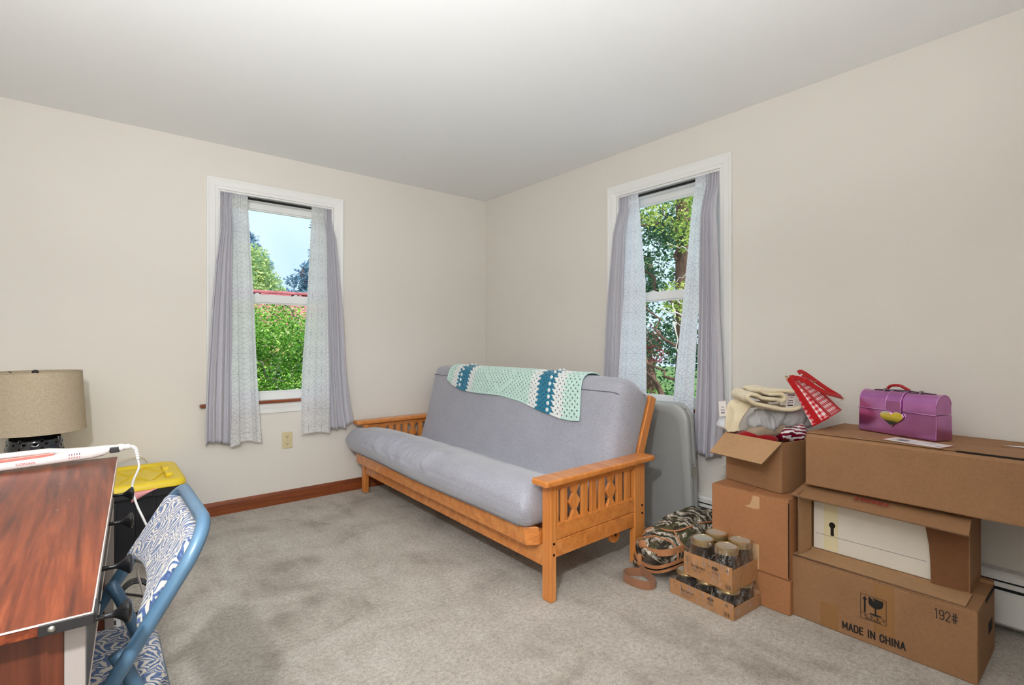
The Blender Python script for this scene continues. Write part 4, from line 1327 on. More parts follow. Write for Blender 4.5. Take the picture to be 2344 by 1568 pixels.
MB().box((2.40, 0.3275, 0.225), (2.57, 0.3285, 0.2415)).build('flap_crack', 'shadow_gap', cb)
MB().box((2.45, 0.3268, 0.10), (2.52, 0.3282, 0.14)).build('hand_hole', 'shadow_gap', cb)
MB().prism([(2.555, 0.244), (2.577, 0.244), (2.579, 0.256), (2.560, 0.254)], 0.330, 0.62, 'y').build('rear_flap', 'kraft_card', cb)

# ---- open box lying on its side, flaps towards the room
ob = thing('open_carton', 'open brown carton lying on its side, white board inside, FRAGILE on its flap', 'box', (2.48, 0.62, 0.244))
zb, zt, xf, xr = 0.246, 0.532, 2.390, 2.592
ya, yb = 0.368, 0.890
MB().box((xf, ya, zb), (xr, yb, zb + 0.006)).build('bottom_panel', 'kraft_inside', ob)
MB().box((xf, ya, zt - 0.006), (xr, yb, zt)).build('top_panel', 'kraft_card', ob)
MB().box((xf, ya, zb + 0.006), (xr, ya + 0.006, zt - 0.006)).build('side_panel', 'kraft_card', ob)
MB().box((xf, yb - 0.006, zb + 0.006), (xr, yb, zt - 0.006)).build('side_panel', 'kraft_card', ob)
MB().box((xr - 0.006, ya + 0.006, zb + 0.006), (xr, yb - 0.006, zt - 0.006)).build('back_panel', 'kraft_card', ob)
def flap(name, p, q, d0, d1, mats=('kraft_card', 'corrugated_edge'), th=0.005, up=None):
    """flap from hinge p-q reaching by vectors d0 (at p), d1 (at q); the free edge shows the corrugation"""
    p, q, d0, d1 = Vector(p), Vector(q), Vector(d0), Vector(d1)
    n = (q - p).cross(d0).normalized() * th
    a = [p, q, q + d1, p + d0]
    m = MB()
    vs = a + [v + n for v in a]
    m.add(vs, [(0, 1, 2, 3), (7, 6, 5, 4), (0, 4, 5, 1)], 0)
    m.add(vs, [(1, 5, 6, 2), (2, 6, 7, 3), (3, 7, 4, 0)], 1)
    return m.build(name, list(mats), ob, weld=True)
flap('bottom_flap', (xf, yb + 0.012, zb + 0.003), (xf, ya - 0.006, zb + 0.003), (-0.122, 0.010, 0.004), (-0.124, -0.002, 0.000), ('kraft_inside', 'corrugated_edge'))
flap('top_flap', (xf, yb + 0.016, zt - 0.002), (xf, ya - 0.006, zt - 0.004), (-0.124, 0.012, -0.033), (-0.122, -0.010, -0.040))
flap('left_flap', (xf, yb - 0.003, zb + 0.006), (xf, yb - 0.003, zt - 0.012), (-0.118, 0.004, 0.0), (-0.118, 0.004, -0.012), ('kraft_inside', 'corrugated_edge'))
# right flap folded across the opening, its free edge bowed
m = MB()
edge = [(ya + 0.004, zb + 0.008), (0.476, zb + 0.002), (0.478, 0.33), (0.482, 0.39), (0.492, 0.452), (0.498, zt - 0.010), (ya + 0.004, zt - 0.010)]
m.prism(edge, xf - 0.004, xf + 0.001, 'x'); m.build('right_flap', 'kraft_card_dark', ob)
plain('white_board', (226, 220, 208), 0.7, grain=0.04, gscale=8)
plain('aged_tape', (226, 216, 176), 0.4)
ins = MB().box((xf + 0.012, ya + 0.02, zb + 0.008), (xf + 0.028, yb - 0.012, zt - 0.012))
ins = ins.build('white_board', 'white_board', org=(xf + 0.02, 0.62, zb + 0.008), bevel=0.002)
tag(ins, 'white foam board with a torn keyhole inside the open carton', 'board')
MB().box((xf + 0.0112, 0.490, 0.318), (xf + 0.0125, 0.868, 0.3195)).build('score_line', 'grey_print', ins)
MB().box((xf + 0.0114, 0.785, zb + 0.012), (xf + 0.0126, 0.838, zt - 0.02)).build('tape_strip', 'aged_tape', ins)
kp = [(0.806 + 0.012 * math.cos(R(a)), 0.366 + 0.013 * math.sin(R(a))) for a in range(-60, 241, 25)] + [(0.7995, 0.336), (0.799, 0.322), (0.812, 0.322), (0.812, 0.340)]
m = MB().add([(xf + 0.0108, y, z) for y, z in kp], [list(range(len(kp)))]); m.build('keyhole', 'shadow_gap', ins, recalc=False)
# upside-down print on the upper flap
d = Vector((-0.123, 0.0, -0.036)).normalized()
o = Vector((xf, 0.648, zt + 0.002)) + d * 0.064 + Vector((-0.036, 0, 0.123)).normalized() * 0.0042
m = MB(); W_ = MB().strokes('FRAGILE', 0.021, 0.0125, 0.0036, 0.006, Matrix.Identity(4)); m.strokes('FRAGILE', 0.021, 0.0125, 0.0036, 0.006, frame(o, (0, 1, 0), d) @ Matrix.Translation((-W_ / 2, -0.010, 0))); m.build('print', 'red_print', ob, recalc=False)

# ---- long box on top
lb = thing('long_carton', 'long brown carton on top of the open carton, against the wall', 'box', (2.56, 0.2, 0.534))
lx0, lx1, ly0, ly1, lz0, lz1 = 2.330, 2.795, -0.26, 0.884, 0.535, 0.755
m = MB()
sec = [(lx0, lz0), (lx1, lz0), (lx1, lz1 - 0.018), (lx1 - 0.004, lz1 - 0.012), (2.575, lz1 - 0.004), (lx0 + 0.03, lz1 - 0.002), (lx0 + 0.008, lz1 - 0.006), (lx0, lz1 - 0.016)]
m.prism(sec, ly0, ly1, 'y'); m.build('body', 'kraft_card', lb, bevel=0.005, seg=2)
rj = random.Random(9)
def top_strip(name, pts_front, pts_back, mat, th=0.003):
    n = len(pts_front)
    vs = [Vector(p) for p in pts_front] + [Vector(p) for p in pts_back]
    vs2 = [v + Vector((0, 0, th)) for v in vs]
    m = MB()
    fs = []
    for k in range(n - 1):
        a = [k, k + 1, n + k + 1, n + k]
        fs.append([2 * n + i for i in a]); fs.append(a[::-1])
        fs.append([k, k + 1, 2 * n + k + 1, 2 * n + k]); fs.append([n + k + 1, n + k, 3 * n + k, 3 * n + k + 1])
    fs.append([0, n, 3 * n, 2 * n]); fs.append([n - 1, 2 * n - 1, 4 * n - 1, 3 * n - 1])
    m.add(vs + vs2, fs); return m.build(name, mat, lb)
ys = [ly1 - 0.002 - 0.05 * k for k in range(23)]
def ztop(x): return lerp(lz1 - 0.002, lz1 - 0.011, (x - lx0) / (lx1 - lx0))
cx = lambda y: 2.560 + 0.002 * math.sin(40 * y) 
top_strip('top_flap', [(lx0 + (0.012 if y > 0.40 else 0.020), y, ztop(lx0 + 0.02) + 0.0005) for y in ys], [(cx(y) - 0.003 - abs(rj.gauss(0, 0.0016)), y, ztop(2.56) + 0.0005) for y in ys], 'kraft_card', 0.0035)
top_strip('top_flap', [(cx(y) + 0.003 + abs(rj.gauss(0, 0.002)), y, ztop(2.56) + 0.001) for y in ys], [(lx1 - 0.012, y, ztop(lx1) + 0.001) for y in ys], 'kraft_card', 0.0035)
MB().box((2.552, ly0 + 0.01, lz1 - 0.0095), (2.568, ly1 - 0.004, lz1 - 0.0040)).build('seam_gap', 'shadow_gap', lb)
MB().box((lx0 + 0.012, ly0 + 0.01, lz1 - 0.006), (lx0 + 0.0205, 0.398, lz1 + 0.0004)).build('flap_gap', 'shadow_gap', lb)
# shipping label with red ends, and a torn white label further along
zl = lz1 + 0.0030
LT = frame((2.378, 0.628, zl), (-0.045 / 0.19, -0.185 / 0.19, 0), (1, 0, 0)) @ Matrix.Diagonal((1, 1, 1, 1))
q = lambda a, b, c, d_, z=0.0: [(a, b, z), (c, b, z), (c, d_, z), (a, d_, z)]
def flatq(name, mat, rects, z):
    m = MB()
    for r_ in rects: m.add(q(*r_, z), [(0, 1, 2, 3)], T=LT)
    return m.build(name, mat, lb, recalc=False)
flatq('shipping_label', 'label_paper', [(0.0, 0.0, 0.195, 0.098)], 0.0)
flatq('label_end', 'label_red', [(0.0, 0.0, 0.004, 0.098), (0.191, 0.0, 0.195, 0.098)], 0.0003)
flatq('label_print', 'grey_print', [(0.036, 0.028, 0.072, 0.066), (0.096, 0.02, 0.11, 0.03), (0.10, 0.05, 0.16, 0.053), (0.12, 0.066, 0.15, 0.07), (0.008, 0.074, 0.06, 0.077), (0.084, 0.0, 0.0855, 0.098), (0.03, 0.0, 0.0315, 0.098), (0.10, 0.078, 0.18, 0.080), (0.17, 0.02, 0.186, 0.034)], 0.0005)
MB().add([(2.600, 0.31, lz1 - 0.0005), (2.600, 0.10, lz1 - 0.0005), (2.650, 0.10, lz1 - 0.0015), (2.635, 0.27, lz1 - 0.0012)], [(0, 1, 2, 3)]).build('torn_label', 'label_paper', lb, recalc=False)

# ---- left stack: low box, tall box, open box of clothes
carton('cardboard_box', 'small orange brown carton on the carpet, lowest of the left stack', (2.226, 0.906, 0.0), (2.545, 1.236, 0.148), 'kraft_card_orange', 'y', rot=R(1.0))
tc2, T = carton('cardboard_box', 'medium orange brown carton with a torn tape patch, middle of the left stack', (2.222, 0.906, 0.150), (2.560, 1.246, 0.482), 'kraft_card_orange', 'x')
F2 = 2.2215
tp = [(1.092, 0.4165), (1.070, 0.425), (1.062, 0.440), (1.056, 0.462), (1.052, 0.470), (1.026, 0.4685), (1.026, 0.417), (1.050, 0.412), (1.080, 0.414)]
MB().add([(F2, y, z) for y, z in tp], [list(range(len(tp)))]).build('torn_tape', 'paper_tape', tc2, recalc=False)
tp = [(1.062, 0.155), (1.028, 0.155), (1.028, 0.262), (1.062, 0.262)]
MB().add([(F2, y, z) for y, z in tp], [list(range(4))]).build('paper_tape', 'paper_tape', tc2, recalc=False)
MB().box((2.219, 0.9045, 0.16), (2.2225, 0.9075, 0.470)).build('corner_crease', 'shadow_gap', tc2)

oc = thing('clothes_carton', 'open carton of clothes on the left stack, front flap folded out', 'box', (2.40, 1.09, 0.484))
a0, b0 = Vector((2.288, 0.962, 0)), Vector((2.346, 1.242, 0))        # front bottom edge, right and left
u_ = (b0 - a0).normalized(); n_ = Vector((u_.y, -u_.x, 0))             # n_ points to the back
Lw, Dw = (b0 - a0).length, 0.245
OT = Matrix(((u_.x, n_.x, 0, a0.x), (u_.y, n_.y, 0, a0.y), (0, 0, 1, 0), (0, 0, 0, 1)))
z0, z1 = 0.484, 0.702
def obx(name, a, b, mat='kraft_card', bev=0.0015):
    m = MB(); m.T = OT; m.box(a, b); return m.build(name, mat, oc, bevel=bev)
obx('bottom_panel', (0, 0, z0), (Lw, Dw, z0 + 0.005))
obx('front_panel', (0, 0, z0 + 0.005), (Lw, 0.005, z1)); obx('back_panel', (0, Dw - 0.005, z0 + 0.005), (Lw, Dw, z1))
obx('side_panel', (0, 0.005, z0 + 0.005), (0.005, Dw - 0.005, z1)); obx('side_panel', (Lw - 0.005, 0.005, z0 + 0.005), (Lw, Dw - 0.005, z1))
ob_keep, ob = ob, oc
P0 = OT @ Vector((-0.004, 0.0, z1)); P1 = OT @ Vector((Lw + 0.004, 0.0, z1))
dv = -n_ * 0.118 + Vector((0, 0, -0.082))
flap('front_flap', P0, P1, dv + u_ * 0.012, dv - u_ * 0.012, ('kraft_inside', 'corrugated_edge'), th=0.005)
P0 = OT @ Vector((Lw, 0.01, z1)); P1 = OT @ Vector((Lw, Dw - 0.01, z1))
flap('side_flap', P0, P1, u_ * 0.07 + Vector((0, 0, -0.10)), u_ * 0.07 + Vector((0, 0, -0.10)), ('kraft_inside', 'corrugated_edge'), th=0.005)
ob = ob_keep

# ================================================================== CLOTHES, BAG, CASE
from mathutils import noise as mn
fabric('cream_cloth', (230, 218, 190), (214, 198, 164), 420.0, 0.95, 0.08, 0.4, 0.4)
fabric('grey_knit', (196, 195, 196), (168, 166, 168), 620.0, 0.95, 0.08, 0.4, 0.4)
fabric('taupe_cloth', (176, 156, 136), (156, 136, 116), 620.0, 0.95, 0.08, 0.3, 0.4)
fabric('white_cloth', (214, 216, 222), (196, 198, 206), 620.0, 0.95, 0.06, 0.3, 0.3)
fabric('red_cloth', (178, 24, 30), (140, 14, 20), 300.0, 0.85, 0.05, 0.3, 0.4)
fabric('red_webbing', (190, 22, 26), (166, 14, 18), 900.0, 0.7, 0.03, 0.2, 0.3)
plain('maroon_print', (110, 20, 50), 0.6)
plain('gold_metal', (206, 170, 110), 0.25, 0.9)

def cloth(name, path, rad, mat, label, cat, seed=0, nseg=44, nring=30, fold=0.25, fscale=9.0, rz=1.0, group=None, roll=0.0):
    """soft bundle of cloth: swept rounded section pushed about by creases"""
    P = catmull(path, max(3, nseg // (len(path) - 1)))
    m = len(P)
    rs = [interp([(i / (len(rad) - 1), r) for i, r in enumerate(rad)], k / (m - 1))[0] for k in range(m)]
    mb = MB(); vs = []
    for k, p in enumerate(P):
        t = (P[min(k + 1, m - 1)] - P[max(k - 1, 0)]).normalized()
        a = t.cross(Vector((0, 0, 1)))
        if a.length < 1e-3: a = Vector((1, 0, 0))
        a.normalize(); b = a.cross(t).normalized()
        e = k / (m - 1)
        cap = max(0.02, 1 - abs(2 * e - 1) ** 5) ** 0.5
        for j in range(nring):
            an = 2 * math.pi * j / nring
            ca, sa = math.cos(an), math.sin(an)
            ca = math.copysign(abs(ca) ** 0.8, ca); sa = math.copysign(abs(sa) ** 0.8, sa)
            r = rs[k] * cap
            q = p + a * (ca * r) + b * (sa * r * rz)
            d = (q - p)
            s = mn.noise(q * fscale + Vector((seed * 3.1, 0, 0)))
            s2 = 1 - abs(mn.noise(q * fscale * 2.1 + Vector((0, seed * 1.7, 0)))) * 2
            q = q + d * (fold * s) + d * (fold * 0.45 * s2)
            vs.append(q)
    fs = []
    for k in range(m - 1):
        for j in range(nring):
            j2 = (j + 1) % nring
            fs.append((k * nring + j, k * nring + j2, (k + 1) * nring + j2, (k + 1) * nring + j))
    fs.append(list(range(nring))[::-1]); fs.append([(m - 1) * nring + j for j in range(nring)])
    mb.add(vs, fs)
    c = sum(P, Vector()) / m
    o = mb.build(name, mat, org=tuple(c), smooth=True)
    return tag(o, label, cat, group)

def folded(name, prof, axis, width, th, mat, label, cat, wob=0.006, seed=0, nv=26, taper=0.0):
    """thick cloth folded along a profile path and extruded sideways"""
    P = catmull(prof, 8); m = len(P); ax = Vector(axis).normalized()
    mb = MB()
    def fn(u, v):
        k = min(m - 1, int(round(v * (m - 1))))
        p = P[k] + ax * (width * (u - 0.5) * (1 - taper * v))
        n = Vector((mn.noise(p * 14 + Vector((seed, 0, 0))), mn.noise(p * 14 + Vector((0, seed, 5))), mn.noise(p * 14 + Vector((7, 0, seed)))))
        n2 = mn.noise(p * 38 + Vector((seed, 3, 1)))
        return p + n * wob + Vector((0, 0, 1)) * n2 * wob * 0.5
    mb.grid(fn, nv, m - 1)
    o = mb.build(name, mat, org=tuple(P[m // 2]), smooth=True)
    md = o.modifiers.new('thick', 'SOLIDIFY'); md.thickness = th; md.offset = 0
    md = o.modifiers.new('sub', 'SUBSURF'); md.levels = 1; md.render_levels = 1
    return tag(o, label, cat)

# filling of the box: red cloth low down, taupe roll, grey sweaters, cream throws, white shirt
cloth('red_garment', [(2.36, 1.215, 0.675), (2.40, 1.165, 0.690), (2.44, 1.125, 0.688), (2.48, 1.06, 0.680)], [0.030, 0.036, 0.036, 0.030], 'red_cloth', 'bright red garment at the front rim of the clothes carton', 'clothing', 1, rz=0.7)
cloth('taupe_garment', [(2.385, 1.180, 0.690), (2.43, 1.14, 0.715), (2.50, 1.085, 0.728), (2.57, 1.02, 0.735)], [0.026, 0.036, 0.040, 0.034], 'taupe_cloth', 'rolled taupe garment under the grey sweaters in the carton', 'clothing', 2, rz=0.8, fold=0.15)
cloth('grey_sweater', [(2.40, 1.165, 0.745), (2.45, 1.13, 0.765), (2.50, 1.09, 0.775), (2.53, 1.055, 0.760)], [0.030, 0.044, 0.048, 0.040], 'grey_knit', 'crumpled heather grey sweater in the middle of the clothes pile', 'clothing', 5, fold=0.6, fscale=17)
cloth('grey_sweater', [(2.50, 1.075, 0.785), (2.535, 1.045, 0.785), (2.575, 1.02, 0.775), (2.60, 1.0, 0.76)], [0.036, 0.052, 0.056, 0.046], 'grey_knit', 'smooth folded grey sweater at the right of the clothes pile', 'clothing', 8, fold=0.3, fscale=12)
cloth('grey_sweater', [(2.56, 1.00, 0.765), (2.60, 0.98, 0.768), (2.64, 0.955, 0.775)], [0.030, 0.036, 0.030], 'grey_knit', 'grey sweater sleeve squeezed under the gingham bag', 'clothing', 14, fold=0.3, fscale=10)
cloth('white_shirt', [(2.352, 1.262, 0.715), (2.362, 1.256, 0.745), (2.385, 1.240, 0.80)], [0.030, 0.034, 0.026], 'white_cloth', 'pale grey white shirt bulging over the left rim of the carton', 'clothing', 11, fold=0.2, fscale=9)
# cream throws: a draped corner in front and a folded stack on top
folded('cream_throw', [(2.47, 1.16, 0.838), (2.42, 1.178, 0.846), (2.372, 1.196, 0.828), (2.348, 1.205, 0.780), (2.342, 1.207, 0.735), (2.350, 1.203, 0.712)], (0.62, -0.78, 0.0), 0.135, 0.022, 'cream_cloth', 'cream throw hanging over the front of the clothes pile', 'throw', 0.016, 3, taper=0.62)
sp = Vector((0.772, -0.636, 0.0)); bk = Vector((0.636, 0.772, 0.0))
c0 = Vector((2.352, 1.168, 0.0))
def spt(a, b, z): v = c0 + sp * a + bk * b; return (v.x, v.y, z)
folded('folded_throw', [spt(0.235, 0.0, 0.840), spt(0.16, 0.0, 0.826), spt(0.08, 0.0, 0.842), spt(0.02, 0.0, 0.866), spt(-0.012, 0.0, 0.886), spt(0.006, 0.0, 0.903), spt(0.05, 0.0, 0.888), spt(0.11, 0.0, 0.872), spt(0.142, 0.0, 0.868), spt(0.158, 0.0, 0.880), spt(0.140, 0.0, 0.895), spt(0.09, 0.0, 0.904), spt(0.04, 0.0, 0.915), spt(0.12, 0.0, 0.915), spt(0.21, 0.0, 0.905)], bk, 0.17, 0.016, 'cream_cloth', 'cream throw folded over itself on top of the clothes pile', 'throw', 0.012, 9)

# striped crinkly gift bag at the right front of the carton
def mk_stripe():
    b = NB('striped_gift_bag')
    v = b.coord()
    n = b.n('ShaderNodeTexNoise'); n.inputs['Scale'].default_value = 22.0; b.l(v, n.inputs['Vector'])
    vv = b.mix(0.012, v, n.outputs['Color'], 'LINEAR_LIGHT')
    x, y, z = b.sep(b.mapping(vv, rot=(R(20), R(-38), R(34))))
    s = b.math('GREATER_THAN', b.math('SINE', b.math('MULTIPLY', z, 480.0)), 0.05)
    reg = b.math('GREATER_THAN', b.noise(v, 14.0, 2.0), 0.62)
    red = b.ramp(b.noise(v, 60.0, 2.0), [(0.4, (96, 14, 38)), (0.6, (150, 16, 34))])
    col = b.mix(s, red, lin((232, 222, 226)))
    col = b.mix(reg, col, red)
    b.bsdf(col, 0.25, 0.0, b.bump(b.noise(v, 60.0, 3.0), 0.5, 0.004), 0.6)
mk_stripe()
cloth('gift_bag', [(2.490, 1.070, 0.690), (2.520, 1.045, 0.702), (2.555, 1.010, 0.716), (2.590, 0.985, 0.722)], [0.022, 0.034, 0.042, 0.034], 'striped_gift_bag', 'crinkled red and white striped plastic gift bag at the carton rim', 'bag', 17, fold=0.45, fscale=16)

# paper tags
tg = MB().box((-0.001, -0.017, -0.036), (0.001, 0.017, 0.036), T=frame((2.306, 1.238, 0.822), (0.63, 0.77, 0.05), (0.77, -0.63, 0.10)))
tg = tag(tg.build('paper_tag', 'label_paper', org=(2.306, 1.238, 0.786)), 'small white paper tag on the white shirt by the grey curtain', 'tag')
TG = frame((2.305, 1.237, 0.822), (0.77, -0.63, 0.0), (0, 0.10, 1.0))
m = MB()
for (yy, w, h) in ((0.018, 0.020, 0.004), (0.006, 0.014, 0.003), (-0.008, 0.020, 0.003), (-0.022, 0.018, 0.006)):
    m.add([(-w / 2, yy, 0.0018), (w / 2, yy, 0.0018), (w / 2, yy + h, 0.0018), (-w / 2, yy + h, 0.0018)], [(0, 1, 2, 3)], T=TG)
m.build('print', 'grey_print', tg, recalc=False)['kind'] = 'stuff'

# ---- gingham tote resting on the clothes and the long box
def mk_gingham():
    b = NB('red_gingham')
    uv = b.n('ShaderNodeUVMap').outputs[0]
    x, y, z = b.sep(uv)
    k = 46.0
    a = b.math('GREATER_THAN', b.math('FRACT', b.math('MULTIPLY', x, k)), 0.5)
    c = b.math('GREATER_THAN', b.math('FRACT', b.math('MULTIPLY', y, k)), 0.5)
    f = b.math('MULTIPLY', b.math('ADD', a, c), 0.5)
    col = b.ramp(f, [(0.0, (240, 232, 232)), (0.5, (226, 140, 146)), (1.0, (196, 22, 40))])
    b.bsdf(col, 0.6, 0.0, b.bump(b.noise(b.coord(), 500.0, 2.0), 0.2, 0.001), 0.3)
mk_gingham()
tt = thing('gingham_bag', 'red and white gingham handbag with red straps lying on the clothes pile', 'handbag', (2.55, 0.93, 0.757))
c0 = Vector((2.452, 0.900, 0.762)); Wv = Vector((0.165, 0.006, 0.020)); Av = Vector((0.0, 0.128, 0.176)); Dv = Vector((0.0, -0.068, 0.047))
top = c0 + Av + Dv * 0.42; tthick = Dv * 0.16
b4 = [c0, c0 + Wv, c0 + Wv + Dv, c0 + Dv]
t4 = [top + Wv * 0.04, top + Wv * 0.96, top + Wv * 0.96 + tthick, top + Wv * 0.04 + tthick]
def face(m, p, mi=0):
    ux = (p[1] - p[0]).normalized(); uy = (p[3] - p[0]); uy = (uy - ux * uy.dot(ux)).normalized()
    m.add(p, [(0, 1, 2, 3)], mi, uvs=[((q_ - p[0]).dot(ux), (q_ - p[0]).dot(uy)) for q_ in p])
m = MB()
face(m, [b4[0], b4[3], t4[3], t4[0]]); face(m, [b4[3], b4[2], t4[2], t4[3]]); face(m, [b4[2], b4[1], t4[1], t4[2]]); face(m, [b4[1], b4[0], t4[0], t4[1]])
m.build('side_panels', 'red_gingham', tt, recalc=False)
h = 0.045
lo = [p.lerp(q, h) for p, q in zip(b4, t4)]
out = [(p - (sum(b4, Vector()) / 4)) * 0.02 for p in b4]
m = MB().hexa([b4[k] + out[k] for k in range(4)] + [lo[k] + out[k] for k in range(4)])
m.build('base_panel', 'red_webbing', tt, bevel=0.003)
# sewn webbing bands on the near end and the front, running on into the handles
def band(p, q, nrm, w=0.022, wd=None):
    p, q, nrm = Vector(p), Vector(q), Vector(nrm).normalized()
    return [p + nrm * 0.003, q + nrm * 0.003], wd
nend = (Dv.cross(t4[0] - b4[0])).normalized(); nend = nend if nend.x < 0 else -nend
pb = b4[0].lerp(b4[3], 0.42); pt = t4[0].lerp(t4[3], 0.5)
MB().ribbon([pb + nend * 0.003, pb.lerp(pt, 0.5) + nend * 0.003, pt + nend * 0.003, pt + nend * 0.004 + Av * 0.06], Dv, 0.024, 0.004).build('webbing_band', 'red_webbing', tt)
nf = Wv.cross(t4[3] - b4[3]).normalized(); nf = nf if nf.y < 0 else -nf
for s in (0.10, 0.86):
    pb = b4[3].lerp(b4[2], s); pt = t4[3].lerp(t4[2], s)
    MB().ribbon([pb.lerp(pt, 0.04) + nf * 0.003, pb.lerp(pt, 0.5) + nf * 0.003, pt + nf * 0.003], Wv, 0.018, 0.004).build('webbing_band', 'red_webbing', tt)
# handle: from a gold clip near the top, down over the front and back up to the other side
hp = catmull([t4[0] + Av * 0.05 + nf * 0.012, t4[3].lerp(t4[2], 0.25) + nf * 0.02 - Av * 0.10, b4[3].lerp(t4[3], 0.45) + Wv * 0.55 + nf * 0.03, b4[2].lerp(t4[2], 0.22) + nf * 0.036 + Wv * 0.10,
              b4[2].lerp(t4[2], 0.30) + nf * 0.018 + Wv * 0.24, b4[2].lerp(t4[2], 0.62) + nf * 0.012 + Wv * 0.10, t4[2] + nf * 0.008 - Wv * 0.10 + Av * 0.03, t4[2] - Wv * 0.28 + Av * 0.08], 7)
MB().ribbon(hp, nf.cross(Wv) * 0.4 + Av, 0.021, 0.0045).build('handle', 'red_webbing', tt)
for p in (hp[24], hp[38]):
    T = frame(p, Wv, Av)
    MB().box((-0.013, -0.016, -0.005), (0.013, -0.012, 0.005), T=T).build('strap_slider', 'gold_metal', tt)
for p in (t4[0] + Av * 0.07, t4[3].lerp(t4[2], 0.22) + Av * 0.03):
    ring = [p + (Av.normalized() * math.sin(a) + Wv.normalized() * math.cos(a)) * 0.012 for a in [2 * math.pi * k / 12 for k in range(12)]]
    MB().tube(ring, 0.0022, 6, closed=True).build('clip_ring', 'gold_metal', tt, smooth=True)
# price tag hanging on the bag
ta = Vector((2.468, 0.998, 0.872))
TT2 = frame(ta, (0.80, -0.60, -0.02), (-0.20, -0.05, 1.0))
pt_ = thing('price_tag', 'white cardboard price tag hanging beside the gingham bag', 'tag', tuple(ta))
MB().box((-0.019, -0.036, -0.0006), (0.019, 0.036, 0.0006), T=TT2).build('card', 'label_paper', pt_)
MB().box((-0.046, -0.024, -0.0022), (-0.012, 0.024, -0.0012), T=TT2).build('second_card', 'label_paper', pt_)
m = MB()
m.text('Simple', 0.013, TT2 @ Matrix.Translation((0, 0.024, 0.0010)), bold=0.0003)
m.build('tag_title', 'maroon_print', pt_, recalc=False) if 'maroon_print' in MATS else None
m2 = MB()
for (yy, w, hh) in ((0.012, 0.024, 0.0015), (-0.004, 0.022, 0.003), (-0.029, 0.026, 0.007)):
    m2.add([(-w / 2, yy, 0.0009), (w / 2, yy, 0.0009), (w / 2, yy + hh, 0.0009), (-w / 2, yy + hh, 0.0009)], [(0, 1, 2, 3)], T=TT2)
m2.text('$19.75', 0.010, TT2 @ Matrix.Translation((0, -0.013, 0.0010)), bold=0.0002)
m2.build('tag_print', 'black_print', pt_, recalc=False)

# ---- metallic pink vanity case
def mk_pink():
    b = NB('metallic_pink')
    v = b.coord()
    n = b.noise(v, 120.0, 3.0)
    col = b.ramp(b.noise(v, 9.0, 3.0), [(0.3, (178, 108, 172)), (0.7, (200, 132, 196))])
    b.bsdf(col, 0.20, 0.9, b.bump(n, 0.06, 0.002), 0.5, Coat_Weight=0.4, Coat_Roughness=0.1)
mk_pink()
plain('pink_piping', (206, 146, 200), 0.3, 0.5)
plain('mirror_chrome', (225, 225, 225), 0.03, 1.0)
plain('red_glossy', (170, 16, 26), 0.15, spec=0.6)
plain('dark_plum', (70, 34, 66), 0.4)
vc = thing('vanity_case', 'metallic pink vanity case with a silver heart clasp on the long carton', 'case', (2.58, 0.61, 0.757))
fl, fr = Vector((2.588, 0.766, 0)), Vector((2.488, 0.480, 0))
uu = (fr - fl).normalized(); vv = Vector((-uu.y, uu.x, 0))     # vv to the wall
VL = (fr - fl).length; VT = Matrix(((uu.x, vv.x, 0, fl.x), (uu.y, vv.y, 0, fl.y), (0, 0, 1, 0.7555), (0, 0, 0, 1)))
VD = 0.098
sec_body = [(0.0, 0.0), (VD, 0.0), (VD - 0.004, 0.098), (0.004, 0.098)]
sec_lid = [(0.003, 0.100), (VD - 0.003, 0.100), (VD - 0.004, 0.138)] + [(VD / 2 + (VD / 2 - 0.006) * math.cos(R(a)), 0.138 + 0.038 * math.sin(R(a))) for a in range(15, 166, 15)] + [(0.005, 0.138)]
def vpr(name, sec, a, b, mat, **kw):
    m = MB(); m.T = VT; m.prism(sec, a, b, 'x'); return m.build(name, mat, vc, **kw)
vpr('body', sec_body, 0.0, VL, 'metallic_pink', bevel=0.003)
vpr('lid', sec_lid, 0.003, VL - 0.003, 'metallic_pink', smooth=30)
def grow(sec, g): 
    cx_, cz_ = VD / 2, 0.11
    return [(cx_ + (x - cx_) * (1 + g / (VD / 2)), cz_ + (z - cz_) * (1 + g / 0.07)) for x, z in sec]
strap_o = [(-0.0015, 0.070), (-0.0015, 0.138)] + [(VD / 2 + (VD / 2 - 0.003) * math.cos(R(a)), 0.138 + 0.0405 * math.sin(R(a))) for a in range(165, 60, -15)]
strap_i = [(0.004, 0.070), (0.006, 0.138)] + [(VD / 2 + (VD / 2 - 0.0065) * math.cos(R(a)), 0.138 + 0.037 * math.sin(R(a))) for a in range(165, 60, -15)]
vpr('lid_strap', strap_o + strap_i[::-1], VL * 0.385, VL * 0.575, 'metallic_pink', smooth=30)
for e in (VL * 0.385, VL * 0.575):
    m = MB(); m.T = VT; m.tube([(e, x, z) for x, z in strap_o], 0.0022, 6); m.build('strap_piping', 'pink_piping', vc, smooth=True)
for e in (0.003, VL - 0.003):
    m = MB(); m.T = VT; m.tube([(e, x, z) for x, z in sec_lid[2:]], 0.002, 6); m.build('lid_piping', 'pink_piping', vc, smooth=True)
m = MB(); m.T = VT; m.tube([(0.0, 0.001, 0.099), (VL * 0.385, 0.001, 0.099)], 0.002, 6); m.tube([(VL * 0.575, 0.001, 0.099), (VL, 0.001, 0.099)], 0.002, 6); m.build('lid_edge', 'pink_piping', vc, smooth=True)
